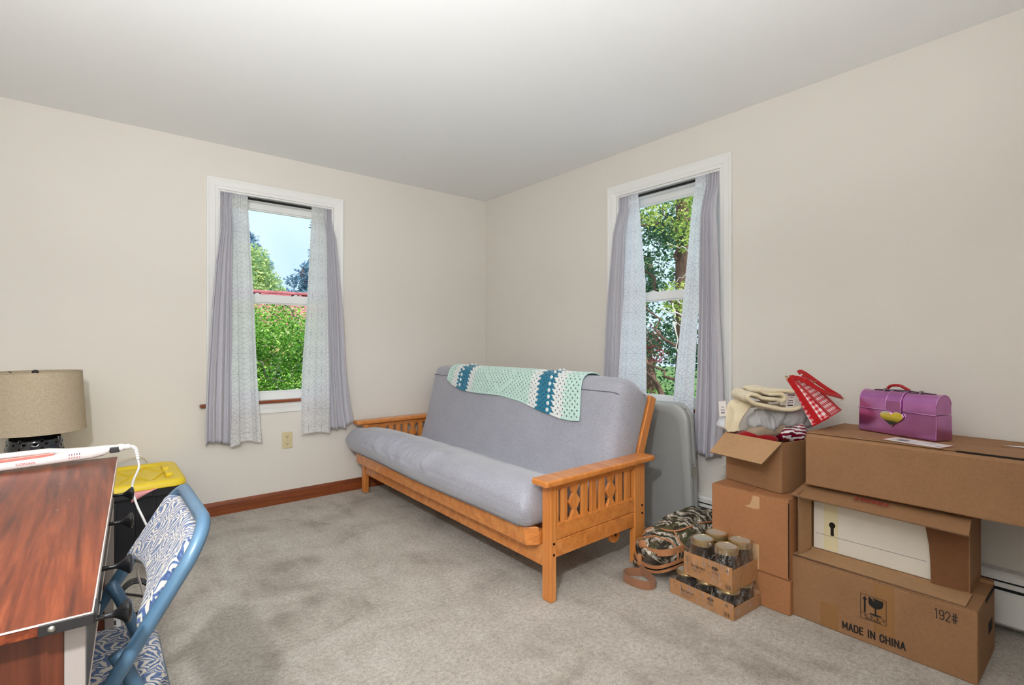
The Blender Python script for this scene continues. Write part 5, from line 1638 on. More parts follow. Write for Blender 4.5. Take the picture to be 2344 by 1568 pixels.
# heart mirror
hx = []
for k in range(40):
    t = 2 * math.pi * k / 40
    hx.append((16 * math.sin(t) ** 3, 13 * math.cos(t) - 5 * math.cos(2 * t) - 2 * math.cos(3 * t) - math.cos(4 * t)))
m = MB(); m.T = VT @ frame((VL * 0.468, -0.003, 0.070), (1, 0, 0), (0, 0, 1))
m.prism([(x * 0.0028, y * 0.0022) for x, y in hx], -0.003, 0.004, 'z'); m.build('heart_clasp', 'mirror_chrome', vc, bevel=0.001)
m = MB(); m.T = VT
m.ribbon(catmull([(0.04, VD / 2, 0.176), (0.085, VD / 2, 0.178), (VL * 0.5, VD / 2, 0.182), (VL - 0.085, VD / 2, 0.178), (VL - 0.03, VD / 2, 0.176)], 5), (0, 1, 0), 0.012, 0.004); m.build('top_handle', 'dark_plum', vc)
for e in (0.082, VL - 0.082):
    m = MB(); m.T = VT; m.box((e - 0.003, VD / 2 - 0.010, 0.172), (e + 0.003, VD / 2 + 0.010, 0.186)); m.build('handle_loop', 'steel', vc, bevel=0.001)
# red glossy object lying behind the handle on the lid
rc_ = MB(); rc_.T = VT
rc_.tube(catmull([(0.075, VD * 0.72, 0.182), (0.092, VD * 0.72, 0.196), (0.125, VD * 0.72, 0.199), (0.150, VD * 0.72, 0.188), (0.165, VD * 0.72, 0.180)], 5), 0.006, 10)
tag(rc_.build('red_loop', 'red_glossy', org=tuple(VT @ Vector((0.12, VD * 0.72, 0.178))), smooth=True), 'glossy red loop lying on top of the pink case', 'loop')

# ================================================================== JARS
plain('tray_card', (188, 134, 82), 0.7, grain=0.08, gscale=30)
plain('tin_lid', (190, 187, 172), 0.35, 0.4)
plain('brass_lid', (180, 154, 106), 0.3, 0.7)
def mk_jar():
    b = NB('jar_glass')
    tr = b.n('ShaderNodeBsdfTransparent'); tr.inputs[0].default_value = (0.74, 0.73, 0.73, 1)
    gl = b.n('ShaderNodeBsdfGlossy'); gl.inputs['Roughness'].default_value = 0.06
    lw = b.n('ShaderNodeLayerWeight'); lw.inputs[0].default_value = 0.35
    mx = b.n('ShaderNodeMixShader')
    b.l(b.math('MULTIPLY', lw.outputs['Facing'], 0.7), mx.inputs[0]); b.l(tr.outputs[0], mx.inputs[1]); b.l(gl.outputs[0], mx.inputs[2])
    b.l(mx.outputs[0], b.out.inputs[0])
    b = NB('shrink_wrap')
    tr = b.n('ShaderNodeBsdfTransparent'); tr.inputs[0].default_value = (0.97, 0.97, 0.97, 1)
    gl = b.n('ShaderNodeBsdfGlossy'); gl.inputs['Roughness'].default_value = 0.12
    v = b.coord()
    f = b.noise(b.mapping(v, (60, 60, 24)), 1.0, 4.0, 0.7, 1.0)
    b.l(b.bump(f, 0.9, 0.02), gl.inputs['Normal'])
    wr_ = b.math('MULTIPLY', b.math('GREATER_THAN', b.noise(b.mapping(v, (40, 40, 14)), 1.0, 4.0, 0.7, 1.5), 0.56), 0.32)
    lw = b.n('ShaderNodeLayerWeight'); lw.inputs[0].default_value = 0.3
    mx = b.n('ShaderNodeMixShader')
    b.l(b.math('ADD', b.math('ADD', 0.04, wr_), b.math('MULTIPLY', lw.outputs['Facing'], 0.20)), mx.inputs[0]); b.l(tr.outputs[0], mx.inputs[1]); b.l(gl.outputs[0], mx.inputs[2])
    b.l(mx.outputs[0], b.out.inputs[0])
mk_jar()

plain('tray_print', (84, 54, 34), 0.7)
def jar_proto(h, r, label, group, loc):
    t = thing('glass_jar', label, 'jar', loc, group)
    b = Vector(loc)
    prof = [(r * 0.86, 0.0), (r * 0.97, 0.006), (r, 0.016), (r, h * 0.62), (r * 0.97, h * 0.72), (r * 0.88, h * 0.80), (r * 0.82, h * 0.84), (r * 0.82, h * 0.985), (r * 0.78, h * 0.985), (r * 0.78, h * 0.85), (r * 0.92, h * 0.70), (r * 0.955, h * 0.60), (r * 0.955, 0.018), (r * 0.82, 0.008), (0.0, 0.007)]
    MB().lathe(prof, 28, b).build('jar_body', 'jar_glass', t, smooth=40)
    rl = r * 0.90
    lp = [(rl, h * 0.835), (rl + 0.001, h * 0.84), (rl, h * 0.87), (rl + 0.0012, h * 0.89), (rl, h * 0.91), (rl + 0.0012, h * 0.93), (rl, h * 0.95), (rl, h * 0.985), (rl - 0.003, h), (rl - 0.006, h), (rl - 0.007, h - 0.002)]
    band_ = MB().lathe(lp, 32, b).build('lid_band', 'brass_lid', t, smooth=50)
    MB().lathe([(rl - 0.0062, h - 0.0045), (rl - 0.0066, h - 0.0012), (rl - 0.014, h - 0.0012), (rl - 0.016, h - 0.0018), (0.0, h - 0.0018)], 32, b).build('lid_disc', 'tin_lid', band_, smooth=40)
    return t
def tray(label, ang, fr_corner, L_, D_, z, hf, hs, group, big):
    """shallow corrugated tray; fr_corner: near right front corner on plan; L_ along +y, D_ along +x"""
    T = Matrix.Translation((fr_corner[0], fr_corner[1], z)) @ Matrix.Rotation(ang, 4, 'Z')
    t = thing('jar_tray', label, 'tray', tuple(T @ Vector((D_ / 2, L_ / 2, 0))), group)
    th = 0.003
    def b(n, a, c): m = MB(); m.T = T; m.box(a, c); return m.build(n, 'tray_card', t)
    b('tray_floor', (0, 0, 0), (D_, L_, th))
    b('front_wall', (0, 0, th), (th, L_, hf)); b('back_wall', (D_ - th, 0, th), (D_, L_, hf))
    b('end_wall', (th, 0, th), (D_ - th, th, hs)); b('end_wall', (th, L_ - th, th), (D_ - th, L_, hs))
    PT = T @ frame((-0.0006, L_, 0), (0, -1, 0), (0, 0, 1))
    m = MB()
    s = hf / 0.1
    zc = hf * 0.48
    m.text('Storage Jars', 0.0175, PT @ Matrix.Translation((L_ * 0.30, zc + 0.004, 0)), bold=0.0003, sx=0.8)
    for k in range(3): m.add([(L_ * 0.19, zc - 0.010 - 0.006 * k, 0), (L_ * (0.42 - 0.04 * k), zc - 0.010 - 0.006 * k, 0), (L_ * (0.42 - 0.04 * k), zc - 0.0085 - 0.006 * k, 0), (L_ * 0.19, zc - 0.0085 - 0.006 * k, 0)], [(0, 1, 2, 3)], T=PT)
    ringp = [(L_ * 0.10 + 0.011 * math.cos(a), hf * 0.76 + 0.010 * math.sin(a)) for a in [R(40 + 270 * k / 16) for k in range(17)]]
    for p_, q_ in zip(ringp, ringp[1:]):
        c_ = (L_ * 0.10, hf * 0.76); f_ = 0.86
        m.add([(p_[0], p_[1], 0), (q_[0], q_[1], 0), (c_[0] + (q_[0] - c_[0]) * f_, c_[1] + (q_[1] - c_[1]) * f_, 0), (c_[0] + (p_[0] - c_[0]) * f_, c_[1] + (p_[1] - c_[1]) * f_, 0)], [(0, 1, 2, 3)], T=PT)
    # jar picture: lid ellipse and lines, bar code
    ex, ey = L_ * 0.66, hf * 0.72
    m.add([(ex + 0.016 * math.cos(R(30 * k)), ey + 0.008 * math.sin(R(30 * k)), 0) for k in range(12)], [list(range(12))], T=PT)
    for k in range(3): m.add([(ex - 0.014, ey - 0.014 - 0.005 * k, 0), (ex + 0.014, ey - 0.014 - 0.005 * k, 0), (ex + 0.014, ey - 0.012 - 0.005 * k, 0), (ex - 0.014, ey - 0.012 - 0.005 * k, 0)], [(0, 1, 2, 3)], T=PT)
    for k in range(7): m.add([(L_ * 0.86 + 0.004 * k, 0.006, 0), (L_ * 0.86 + 0.004 * k + (0.0012 + 0.001 * (k % 3)), 0.006, 0), (L_ * 0.86 + 0.004 * k + (0.0012 + 0.001 * (k % 3)), 0.024, 0), (L_ * 0.86 + 0.004 * k, 0.024, 0)], [(0, 1, 2, 3)], T=PT)
    for (xx, yy, w_) in ((0.52, 0.78, 0.020), (0.53, 0.70, 0.014), (0.53, 0.42, 0.016)):
        m.add([(L_ * xx - w_ / 2, hf * yy, 0), (L_ * xx + w_ / 2, hf * yy, 0), (L_ * xx + w_ / 2, hf * yy + 0.0015, 0), (L_ * xx - w_ / 2, hf * yy + 0.0015, 0)], [(0, 1, 2, 3)], T=PT)
    m.text('4' if big else '6', 0.022, PT @ Matrix.Translation((L_ * 0.90, hf * 0.80, 0)), bold=0.0005)
    m.build('print', 'tray_print', t, recalc=False)['kind'] = 'stuff'
    return t, T
gl_ = 'glass jars in the lower shrink-wrapped tray'; gu_ = 'glass jars in the upper shrink-wrapped tray'
t1, T1 = tray('wide printed cardboard tray of jars standing on the carpet', R(-3.0), (2.012, 1.033), 0.308, 0.206, 0.001, 0.066, 0.052, None, False)
where = {(0, 0): 'near right corner', (0, 1): 'front middle', (0, 2): 'front left corner', (1, 0): 'back right corner', (1, 1): 'back middle', (1, 2): 'back left corner'}
pj = None
for i in (0, 1):
    for j in (0, 1, 2):
        p = T1 @ Vector((0.053 + 0.100 * i, 0.053 + 0.101 * j, 0.0032))
        lab = 'short glass jar at the %s of the lower tray' % where[(i, j)]
        if pj is None: pj = jar_proto(0.106, 0.0485, lab, gl_, tuple(p))
        else: clone(pj, p, lab)
t2, T2 = tray('square printed cardboard tray of four jars stacked on the lower jars', R(-2.0), (2.018, 1.042), 0.226, 0.222, 0.1115, 0.100, 0.088, None, True)
pj = None
w2 = {(0, 0): 'near right', (0, 1): 'front left', (1, 0): 'back right', (1, 1): 'back left'}
for i in (0, 1):
    for j in (0, 1):
        p = T2 @ Vector((0.0565 + 0.109 * i, 0.0575 + 0.111 * j, 0.0032))
        lab = 'tall glass jar with a tin lid, %s of the upper tray' % w2[(i, j)]
        if pj is None: pj = jar_proto(0.160, 0.0525, lab, gu_, tuple(p))
        else: clone(pj, p, lab)
def wrap(T, L_, D_, hf, hj, label):
    rows = [(0.002, 0.0), (hf * 0.5, 0.0015), (hf, 0.0005), (lerp(hf, hj, 0.35), -0.002), (lerp(hf, hj, 0.7), -0.007), (lerp(hf, hj, 0.9), -0.012), (hj + 0.0015, -0.020)]
    n = 72
    m = MB(); vs = []
    rd = random.Random(6)
    for (z, ins) in rows:
        for k in range(n):
            t = k / n * 4; s = int(t); f = t - s
            x0, x1, y0, y1 = -0.002 - ins, D_ + 0.002 + ins, -0.002 - ins, L_ + 0.002 + ins
            c = [(x0, y0), (x0, y1), (x1, y1), (x1, y0)]
            a, b = Vector(c[s]), Vector(c[(s + 1) % 4]); p = a.lerp(b, f)
            ctr = Vector((D_ / 2, L_ / 2))
            cr = 1 - 0.05 * (abs(f - 0.5) * 2) ** 8 * (z / hj)
            p = ctr + (p - ctr) * cr
            wv = 0.0015 * rd.uniform(-1, 1) if 0.01 < z else 0
            dd = (p - ctr).normalized()
            p = p + dd * abs(wv)
            vs.append((p.x, p.y, z + (0.001 * rd.uniform(-1, 1) if z > 0.01 else 0)))
    fs = []
    for r_ in range(len(rows) - 1):
        for k in range(n):
            k2 = (k + 1) % n
            fs.append((r_ * n + k, r_ * n + k2, (r_ + 1) * n + k2, (r_ + 1) * n + k))
    m.T = T; m.add(vs, fs)
    o = m.build('shrink_wrap', 'shrink_wrap', org=tuple(T @ Vector((D_ / 2, L_ / 2, 0))), smooth=True)
    return tag(o, label, 'plastic wrap')
wrap(T1, 0.308, 0.206, 0.066, 0.108, 'clear crinkled shrink wrap around the lower tray of jars')
wrap(T2, 0.226, 0.222, 0.100, 0.165, 'clear crinkled shrink wrap around the upper tray of jars')

# ================================================================== CAMOUFLAGE BAG
def mk_camo():
    b = NB('camouflage_fabric')
    v = b.coord()
    n = b.n('ShaderNodeTexNoise'); n.inputs['Scale'].default_value = 9.0; n.inputs['Detail'].default_value = 3.0; b.l(v, n.inputs['Vector'])
    vv = b.mix(0.12, v, n.outputs['Color'], 'LINEAR_LIGHT')
    w = b.n('ShaderNodeTexWave'); w.inputs['Scale'].default_value = 7.0; w.inputs['Distortion'].default_value = 6.0; w.inputs['Detail'].default_value = 3.0; w.inputs['Detail Scale'].default_value = 2.2
    b.l(vv, w.inputs['Vector'])
    c1 = b.ramp(w.outputs['Fac'], [(0.0, (44, 40, 34)), (0.28, (82, 76, 64)), (0.46, (134, 126, 108)), (0.58, (56, 52, 44)), (0.74, (188, 178, 160)), (0.86, (104, 96, 80)), (1.0, (214, 207, 194))])
    big = b.noise(v, 11.0, 2.0)
    c2 = b.ramp(b.noise(b.mapping(v, (30, 30, 90)), 1.0, 3.0), [(0.35, (58, 56, 40)), (0.65, (96, 92, 66))])
    col = b.mix(b.math('GREATER_THAN', big, 0.58), c1, c2)
    b.bsdf(col, 0.85, 0.0, b.bump(b.noise(v, 500.0, 2.0), 0.2, 0.001), 0.2)
mk_camo()
plain('tan_leather', (176, 120, 80), 0.6, grain=0.1, gscale=60)
fabric('tan_webbing', (160, 114, 84), (138, 94, 68), 900.0, 0.8, 0.03, 0.2, 0.3)
plain('nickel', (170, 160, 140), 0.3, 0.9)
cb2 = thing('camouflage_duffel_bag', 'camouflage duffel bag with tan trim on the carpet beside the futon', 'bag', (2.36, 1.52, 0.0))
XA, XE = 2.100, 2.590
def bag_pt(u, v):
    """u along the bag from the front end, v round the section (0 = bottom right, up the near side, over, down the far side)"""
    x = lerp(XA, XE, u)
    hgt = interp([(0, 0.190), (0.25, 0.225), (0.5, 0.245), (0.85, 0.250), (1.0, 0.185)], u)[0]
    yc = lerp(1.478, 1.450, u); hw = interp([(0, 0.112), (0.3, 0.115), (0.7, 0.105), (1.0, 0.085)], u)[0]
    end = 1 - max(0, (0.16 - u) / 0.16) ** 2.5 * 0.42 - max(0, (u - 0.88) / 0.12) ** 2 * 0.4
    a = math.pi * (1.14 - 1.28 * v)      # left to right over the top
    a = math.pi * (-0.14 + 1.28 * v)
    ca, sa = math.cos(a), math.sin(a)
    ca = math.copysign(abs(ca) ** 0.62, ca); sa = math.copysign(abs(sa) ** 0.75, sa)
    y = yc - hw * ca * (0.5 + 0.5 * end)
    z = hgt * 0.50 + hgt * 0.5 * sa * end * (1 if sa > 0 else 0.98)
    p = Vector((x, y, z))
    n = mn.noise(p * 11) * 0.020 + (1 - abs(mn.noise(p * 22 + Vector((3, 1, 2)))) * 2) * 0.007
    k = smoothstep(0.0, 0.05, z)
    p += Vector((-0.3 * (1 - u), -ca, sa)) * n * k
    p.x -= 0.02 * (1 - u) ** 6 * sa
    if p.z < 0.002: p.z = 0.002
    return p
def bag_n(u, v, off):
    e = 0.02
    a = bag_pt(min(1, u + e), v) - bag_pt(max(0, u - e), v); b = bag_pt(u, min(1, v + e)) - bag_pt(u, max(0, v - e))
    n = a.cross(b); 
    if n.length < 1e-9: n = Vector((0, 0, 1))
    n.normalize()
    c = bag_pt(u, v) - Vector((2.36, 1.46, 0.10))
    if n.dot(c) < 0: n = -n
    return bag_pt(u, v) + n * off
m = MB().grid(lambda u, v: bag_pt(u, v), 60, 48)
# end panels
for uu_ in (0.0, 1.0):
    ring = [bag_pt(uu_, k / 48) for k in range(49)]
    c = sum(ring, Vector()) / 49; s = -1 if uu_ == 0 else 1
    m.grid(lambda u, v: ring[int(round(u * 48))].lerp(c + Vector((s * 0.022, 0, 0)), v) + Vector((s * 0.02 * math.sin(math.pi * min(1, v * 1.0) * 0.5) * (1 if v < 1 else 1), 0, 0)), 48, 6)
m.build('bag_body', 'camouflage_fabric', cb2, smooth=True, weld=True)
# tan piping along the front edge and along the top
MB().tube([bag_n(0.05 + 0.02 * math.sin(6 * k / 20), 0.02 + 0.96 * k / 20, 0.003) for k in range(21)], 0.0042, 6).build('piping', 'tan_leather', cb2, smooth=True)
MB().tube(catmull([bag_n(0.08, 0.86, 0.004), bag_n(0.16, 0.66, 0.004), bag_n(0.20, 0.44, 0.004), bag_n(0.34, 0.36, 0.004), bag_n(0.55, 0.34, 0.004), bag_n(0.72, 0.30, 0.004)], 6), 0.0045, 6).build('piping', 'tan_leather', cb2, smooth=True)
MB().tube(catmull([bag_n(0.20, 0.44, 0.004), bag_n(0.14, 0.26, 0.004), bag_n(0.24, 0.14, 0.004)], 6), 0.0045, 6).build('piping', 'tan_leather', cb2, smooth=True)
# zipper bands and trim round the front end
def fr(y, z, dx=0.0):
    # front surface of the bag end at height z
    k = 1 - ((y - 1.478) / 0.125) ** 2
    return Vector((2.098 - 0.030 * max(0, k) - dx, y, z))
zb_ = catmull([fr(1.585, 0.075), fr(1.555, 0.062, 0.006), fr(1.50, 0.052, 0.008), fr(1.44, 0.058, 0.006), fr(1.385, 0.082, 0.002), (2.16, 1.352, 0.10)], 6)
MB().ribbon(zb_, (0, 0, 1), 0.034, 0.006).build('zipper_band', 'tan_leather', cb2)
MB().ribbon([p + Vector((-0.0035, -0.001, 0.0)) for p in zb_], (0, 0, 1), 0.006, 0.003).build('zipper', 'bolt_black', cb2)
zb2 = catmull([fr(1.520, 0.140, 0.006), fr(1.47, 0.136, 0.008), fr(1.42, 0.142, 0.006), fr(1.375, 0.155), (2.16, 1.352, 0.165)], 6)
MB().ribbon(zb2, (0, 0, 1), 0.030, 0.006).build('pocket_trim', 'tan_leather', cb2)
MB().ball(tuple(fr(1.520, 0.150, 0.002)), (0.010, 0.026, 0.024), 14, 8).build('leather_patch', 'tan_leather', cb2, smooth=True)
rc3 = fr(1.500, 0.112, 0.010)
MB().tube([rc3 + Vector((0.003 * math.cos(a), 0.016 * math.cos(a), 0.016 * math.sin(a))) for a in [2 * math.pi * k / 16 for k in range(16)]], 0.0028, 6, closed=True).build('metal_ring', 'nickel', cb2, smooth=True)
MB().ball(tuple(fr(1.455, 0.132, 0.012)), (0.005, 0.008, 0.008), 10, 6).build('zipper_pull', 'nickel', cb2, smooth=True)
MB().ball(tuple(fr(1.575, 0.040, 0.004)), (0.010, 0.013, 0.018), 10, 6).build('zipper_pull', 'nickel', cb2, smooth=True)
MB().ribbon(catmull([fr(1.535, 0.100, 0.006), fr(1.530, 0.078, 0.014), fr(1.525, 0.055, 0.016)], 4), (0, 1, 0.2), 0.022, 0.005).build('strap_tab', 'tan_leather', cb2)
# carrying strap looping out on the carpet, standing on edge
loop = catmull([(2.060, 1.525, 0.050), (2.050, 1.495, 0.032), (2.035, 1.440, 0.021), (2.010, 1.405, 0.020), (1.965, 1.415, 0.020), (1.943, 1.475, 0.020), (1.952, 1.540, 0.020), (1.995, 1.565, 0.020), (2.045, 1.535, 0.020), (2.075, 1.500, 0.020)], 7)
MB().ribbon(loop, (0.05, 0.02, 1), 0.038, 0.004).build('carrying_strap', 'tan_webbing', cb2)

# ================================================================== DESK
wood('walnut_laminate', (58, 23, 12), (104, 46, 24), (140, 70, 38), 'Y', 1.8, 0.38, 0.0, 0.38)
wood('walnut_laminate_end', (46, 20, 12), (78, 36, 20), (108, 54, 32), 'Z', 0.9, 0.4)
plain('edge_band', (214, 196, 184), 0.35)
plain('drawer_black', (34, 32, 34), 0.35)
plain('grey_stile', (150, 142, 138), 0.5)
plain('knob_black', (20, 20, 22), 0.25, spec=0.6)
de = Vector((0.0527, 0.9986, 0)).normalized(); dn = Vector((de.y, -de.x, 0))
DT = Matrix(((de.x, dn.x, 0, 0.0), (de.y, dn.y, 0, 0.944), (0, 0, 1, 0), (0, 0, 0, 1)))     # (along, outwards, up)
dk = thing('desk', 'wood laminate desk with black drawers and round black knobs, lower left', 'desk', tuple(DT @ Vector((0.6, -0.3, 0))))
def dbx(name, mat, a, b, par=None, bev=0.0015):
    m = MB(); m.T = DT; m.box(a, b); return m.build(name, mat, par or dk, bevel=bev)
DL, DW = 1.235, 0.62
tp_ = dbx('desk_top', 'walnut_laminate', (0.001, -DW, 0.7335), (DL, -0.0016, 0.750))
dbx('edge_band', 'edge_band', (0.0, -0.0016, 0.734), (DL, 0.0004, 0.7502), bev=0.0005)
m = MB(); m.T = DT; m.box((-0.0005, -DW, 0.7482), (0.0012, -0.0016, 0.7503)); m.build('end_edge', 'edge_band', dk)
# black corner bracket with a screw
br = dbx('corner_bracket', 'drawer_black', (-0.003, -0.058, 0.7335), (0.0, 0.0015, 0.7490), bev=0.001)
m = MB(); m.T = DT @ frame((-0.003, -0.044, 0.7412), (0, 1, 0), (0, 0, 1)); m.T = DT @ Matrix.Translation((-0.003, -0.044, 0.7412)) @ Matrix.Rotation(R(-90), 4, 'Y')
m.lathe([(0.0045, 0.0), (0.0045, 0.001), (0.002, 0.0022), (0.0, 0.0024)], 12); m.build('screw', 'steel', br, smooth=True)
dbx('corner_bracket', 'drawer_black', (0.0, 0.0004, 0.7335), (0.05, 0.003, 0.7490), bev=0.0008)
# carcass: end panels, grey front stiles, drawer fronts with pale edges
dbx('end_panel', 'walnut_laminate_end', (0.030, -DW + 0.02, 0.0), (0.048, -0.034, 0.733))
dbx('end_panel', 'walnut_laminate_end', (DL - 0.048, -DW + 0.02, 0.0), (DL - 0.030, -0.034, 0.733))
dbx('back_panel', 'walnut_laminate_end', (0.048, -DW + 0.02, 0.25), (DL - 0.048, -DW + 0.035, 0.733))
dbx('front_stile', 'grey_stile', (0.030, -0.034, 0.0), (0.050, -0.010, 0.733))
dbx('front_stile', 'grey_stile', (DL - 0.050, -0.034, 0.0), (DL - 0.030, -0.010, 0.733))
dbx('apron_rail', 'grey_stile', (0.050, -0.040, 0.560), (DL - 0.050, -0.022, 0.580))
dbx('drawer_divider', 'grey_stile', (0.430, -0.040, 0.580), (0.446, -0.016, 0.733))
for a0, a1, kn in ((0.054, 0.428, (0.075, 0.290)), (0.448, DL - 0.054, (0.585, 0.860))):
    dr = dbx('drawer', 'drawer_black', (a0, -0.032, 0.586), (a1, -0.012, 0.722))
    for (q0, q1) in (((a0, -0.0125, 0.7205), (a1, -0.0105, 0.7225)), ((a0, -0.0125, 0.586), (a1, -0.0105, 0.588))):
        dbx('drawer_edge', 'edge_band', q0, q1, dr, 0)
    for k in kn:
        T = DT @ Matrix.Translation((k, -0.012, 0.708)) @ Matrix.Rotation(R(-90), 4, 'X')
        MB().lathe([(0.007, 0.0), (0.007, 0.003), (0.0042, 0.006), (0.0042, 0.030), (0.0065, 0.036), (0.012, 0.043), (0.0175, 0.049), (0.0185, 0.052), (0.016, 0.055), (0.008, 0.057), (0.0, 0.0573)], 20, T=T).build('knob', 'knob_black', dr, smooth=40)
for (a, b, w) in ((0.44, -0.31, 0.010), (0.62, -0.10, 0.006), (0.70, -0.085, 0.004), (0.50, -0.20, 0.005), (0.9, -0.12, 0.006)):
    m = MB(); m.T = DT; m.add([(a, b, 0.7503), (a + 0.0018, b + 0.0004, 0.7503), (a + 0.003, b + w, 0.7503), (a + 0.001, b + w, 0.7503)], [(0, 1, 2, 3)])
    m.build('scratch', 'edge_band', dk, recalc=False)

# ---- hair straightener along the far edge of the desk
plain('white_gloss_plastic', (220, 215, 213), 0.28, spec=0.5)
plain('rose_plate', (206, 128, 118), 0.3, 0.6)
plain('rose_print', (196, 112, 112), 0.5)
plain('dark_grey_plastic2', (46, 46, 48), 0.4)
plain('cord_white', (230, 228, 226), 0.45)
HT = frame(DT @ Vector((1.150, -0.405, 0.752)), de * 0.105 + dn * 0.995 + Vector((0, 0, 0.022)), (0, 0, 1))
# local x along the iron (to the hinge), y up, z towards the camera
hsn = thing('hair_straightener', 'white hair straightener lying along the far edge of the desk', 'hair straightener', tuple(HT @ Vector((0.2, 0, 0))))
def arm_loft(name, st_, mat):
    m = MB(); m.T = HT; n = 14; vs = []
    for (x, yc, hy, hz, zc) in st_:
        for k in range(n):
            a = 2 * math.pi * k / n
            c, s = math.cos(a), math.sin(a)
            vs.append((x, yc + hy * math.copysign(abs(s) ** 0.7, s), zc + hz * math.copysign(abs(c) ** 0.7, c)))
    fs = [(i * n + k, i * n + (k + 1) % n, (i + 1) * n + (k + 1) % n, (i + 1) * n + k) for i in range(len(st_) - 1) for k in range(n)]
    fs.append(list(range(n))[::-1]); fs.append([(len(st_) - 1) * n + k for k in range(n)])
    m.add(vs, fs); return m.build(name, mat, hsn, smooth=50)
lowarm = arm_loft('lower_arm', [(-0.20, 0.012, 0.010, 0.012, 0), (-0.19, 0.014, 0.0135, 0.016, 0), (0.12, 0.0142, 0.0135, 0.017, 0), (0.23, 0.0155, 0.0140, 0.018, 0), (0.27, 0.018, 0.0165, 0.018, 0), (0.34, 0.019, 0.0165, 0.017, 0), (0.372, 0.021, 0.0135, 0.014, 0), (0.384, 0.023, 0.008, 0.010, 0)], 'white_gloss_plastic')
arm_loft('upper_arm', [(-0.20, 0.044, 0.007, 0.012, -0.004), (-0.19, 0.044, 0.0085, 0.016, -0.004), (0.10, 0.0435, 0.0080, 0.016, -0.004), (0.24, 0.042, 0.0080, 0.016, -0.004), (0.28, 0.034, 0.009, 0.016, -0.004), (0.33, 0.030, 0.009, 0.015, -0.004), (0.38, 0.028, 0.010, 0.012, -0.002), (0.425, 0.026, 0.009, 0.010, 0.0)], 'white_gloss_plastic')
m = MB(); m.T = HT
m.box((-0.18, 0.0268, -0.015), (0.252, 0.0362, 0.0128)); m.build('heating_plate', 'rose_plate', hsn, bevel=0.001)
m = MB(); m.T = HT; m.box((0.386, 0.012, -0.011), (0.412, 0.031, 0.0125)); m.build('hinge', 'dark_grey_plastic2', hsn, bevel=0.003)
m = MB(); m.T = HT; m.tube([(0.410, 0.025, 0), (0.421, 0.025, 0), (0.423, 0.025, 0), (0.440, 0.025, 0)], [0.0125, 0.0125, 0.0095, 0.0085], 14); m.build('swivel', 'white_gloss_plastic', hsn, smooth=40)
m = MB()
m.text('CONAIR', 0.0095, HT @ Matrix.Translation((0.187, 0.0155, 0.0184)), bold=0.0002, sx=1.2); m.build('print', 'rose_print', lowarm, recalc=False)
for k in range(5):
    m = MB(); m.T = HT; m.box((0.285 + k * 0.0062, 0.0225, 0.0165), (0.287 + k * 0.0062, 0.0275, 0.0188)); m.build('button', 'maroon_print', lowarm)
    m = MB(); m.T = HT; m.box((0.2846 + k * 0.0062, 0.0135, 0.0170), (0.2872 + k * 0.0062, 0.0175, 0.0186)); m.build('button_label', 'rose_print', lowarm)
# strain relief and cord
s0 = HT @ Vector((0.440, 0.025, 0))
sr = catmull([s0, s0 + Vector((0.010, -0.002, -0.003)), s0 + Vector((0.018, -0.004, -0.016)), s0 + Vector((0.022, -0.004, -0.046))], 8)
MB().tube(sr, [0.0062 if i % 2 else 0.0045 for i in range(len(sr))], 10).build('strain_relief', 'cord_white', hsn)
s1 = sr[-1]
cd = catmull([s1, s1 + Vector((0.002, 0.0, -0.03)), (0.102, 2.138, 0.655), (0.112, 2.130, 0.595), (0.135, 2.115, 0.530), (0.165, 2.120, 0.44), (0.130, 2.25, 0.340), (0.125, 2.30, 0.300), (0.145, 2.38, 0.190), (0.165, 2.44, 0.075), (0.15, 2.56, 0.006), (0.05, 2.72, 0.006)], 8)
MB().tube(cd, 0.0036, 8).build('power_cord', 'cord_white', hsn, smooth=True)

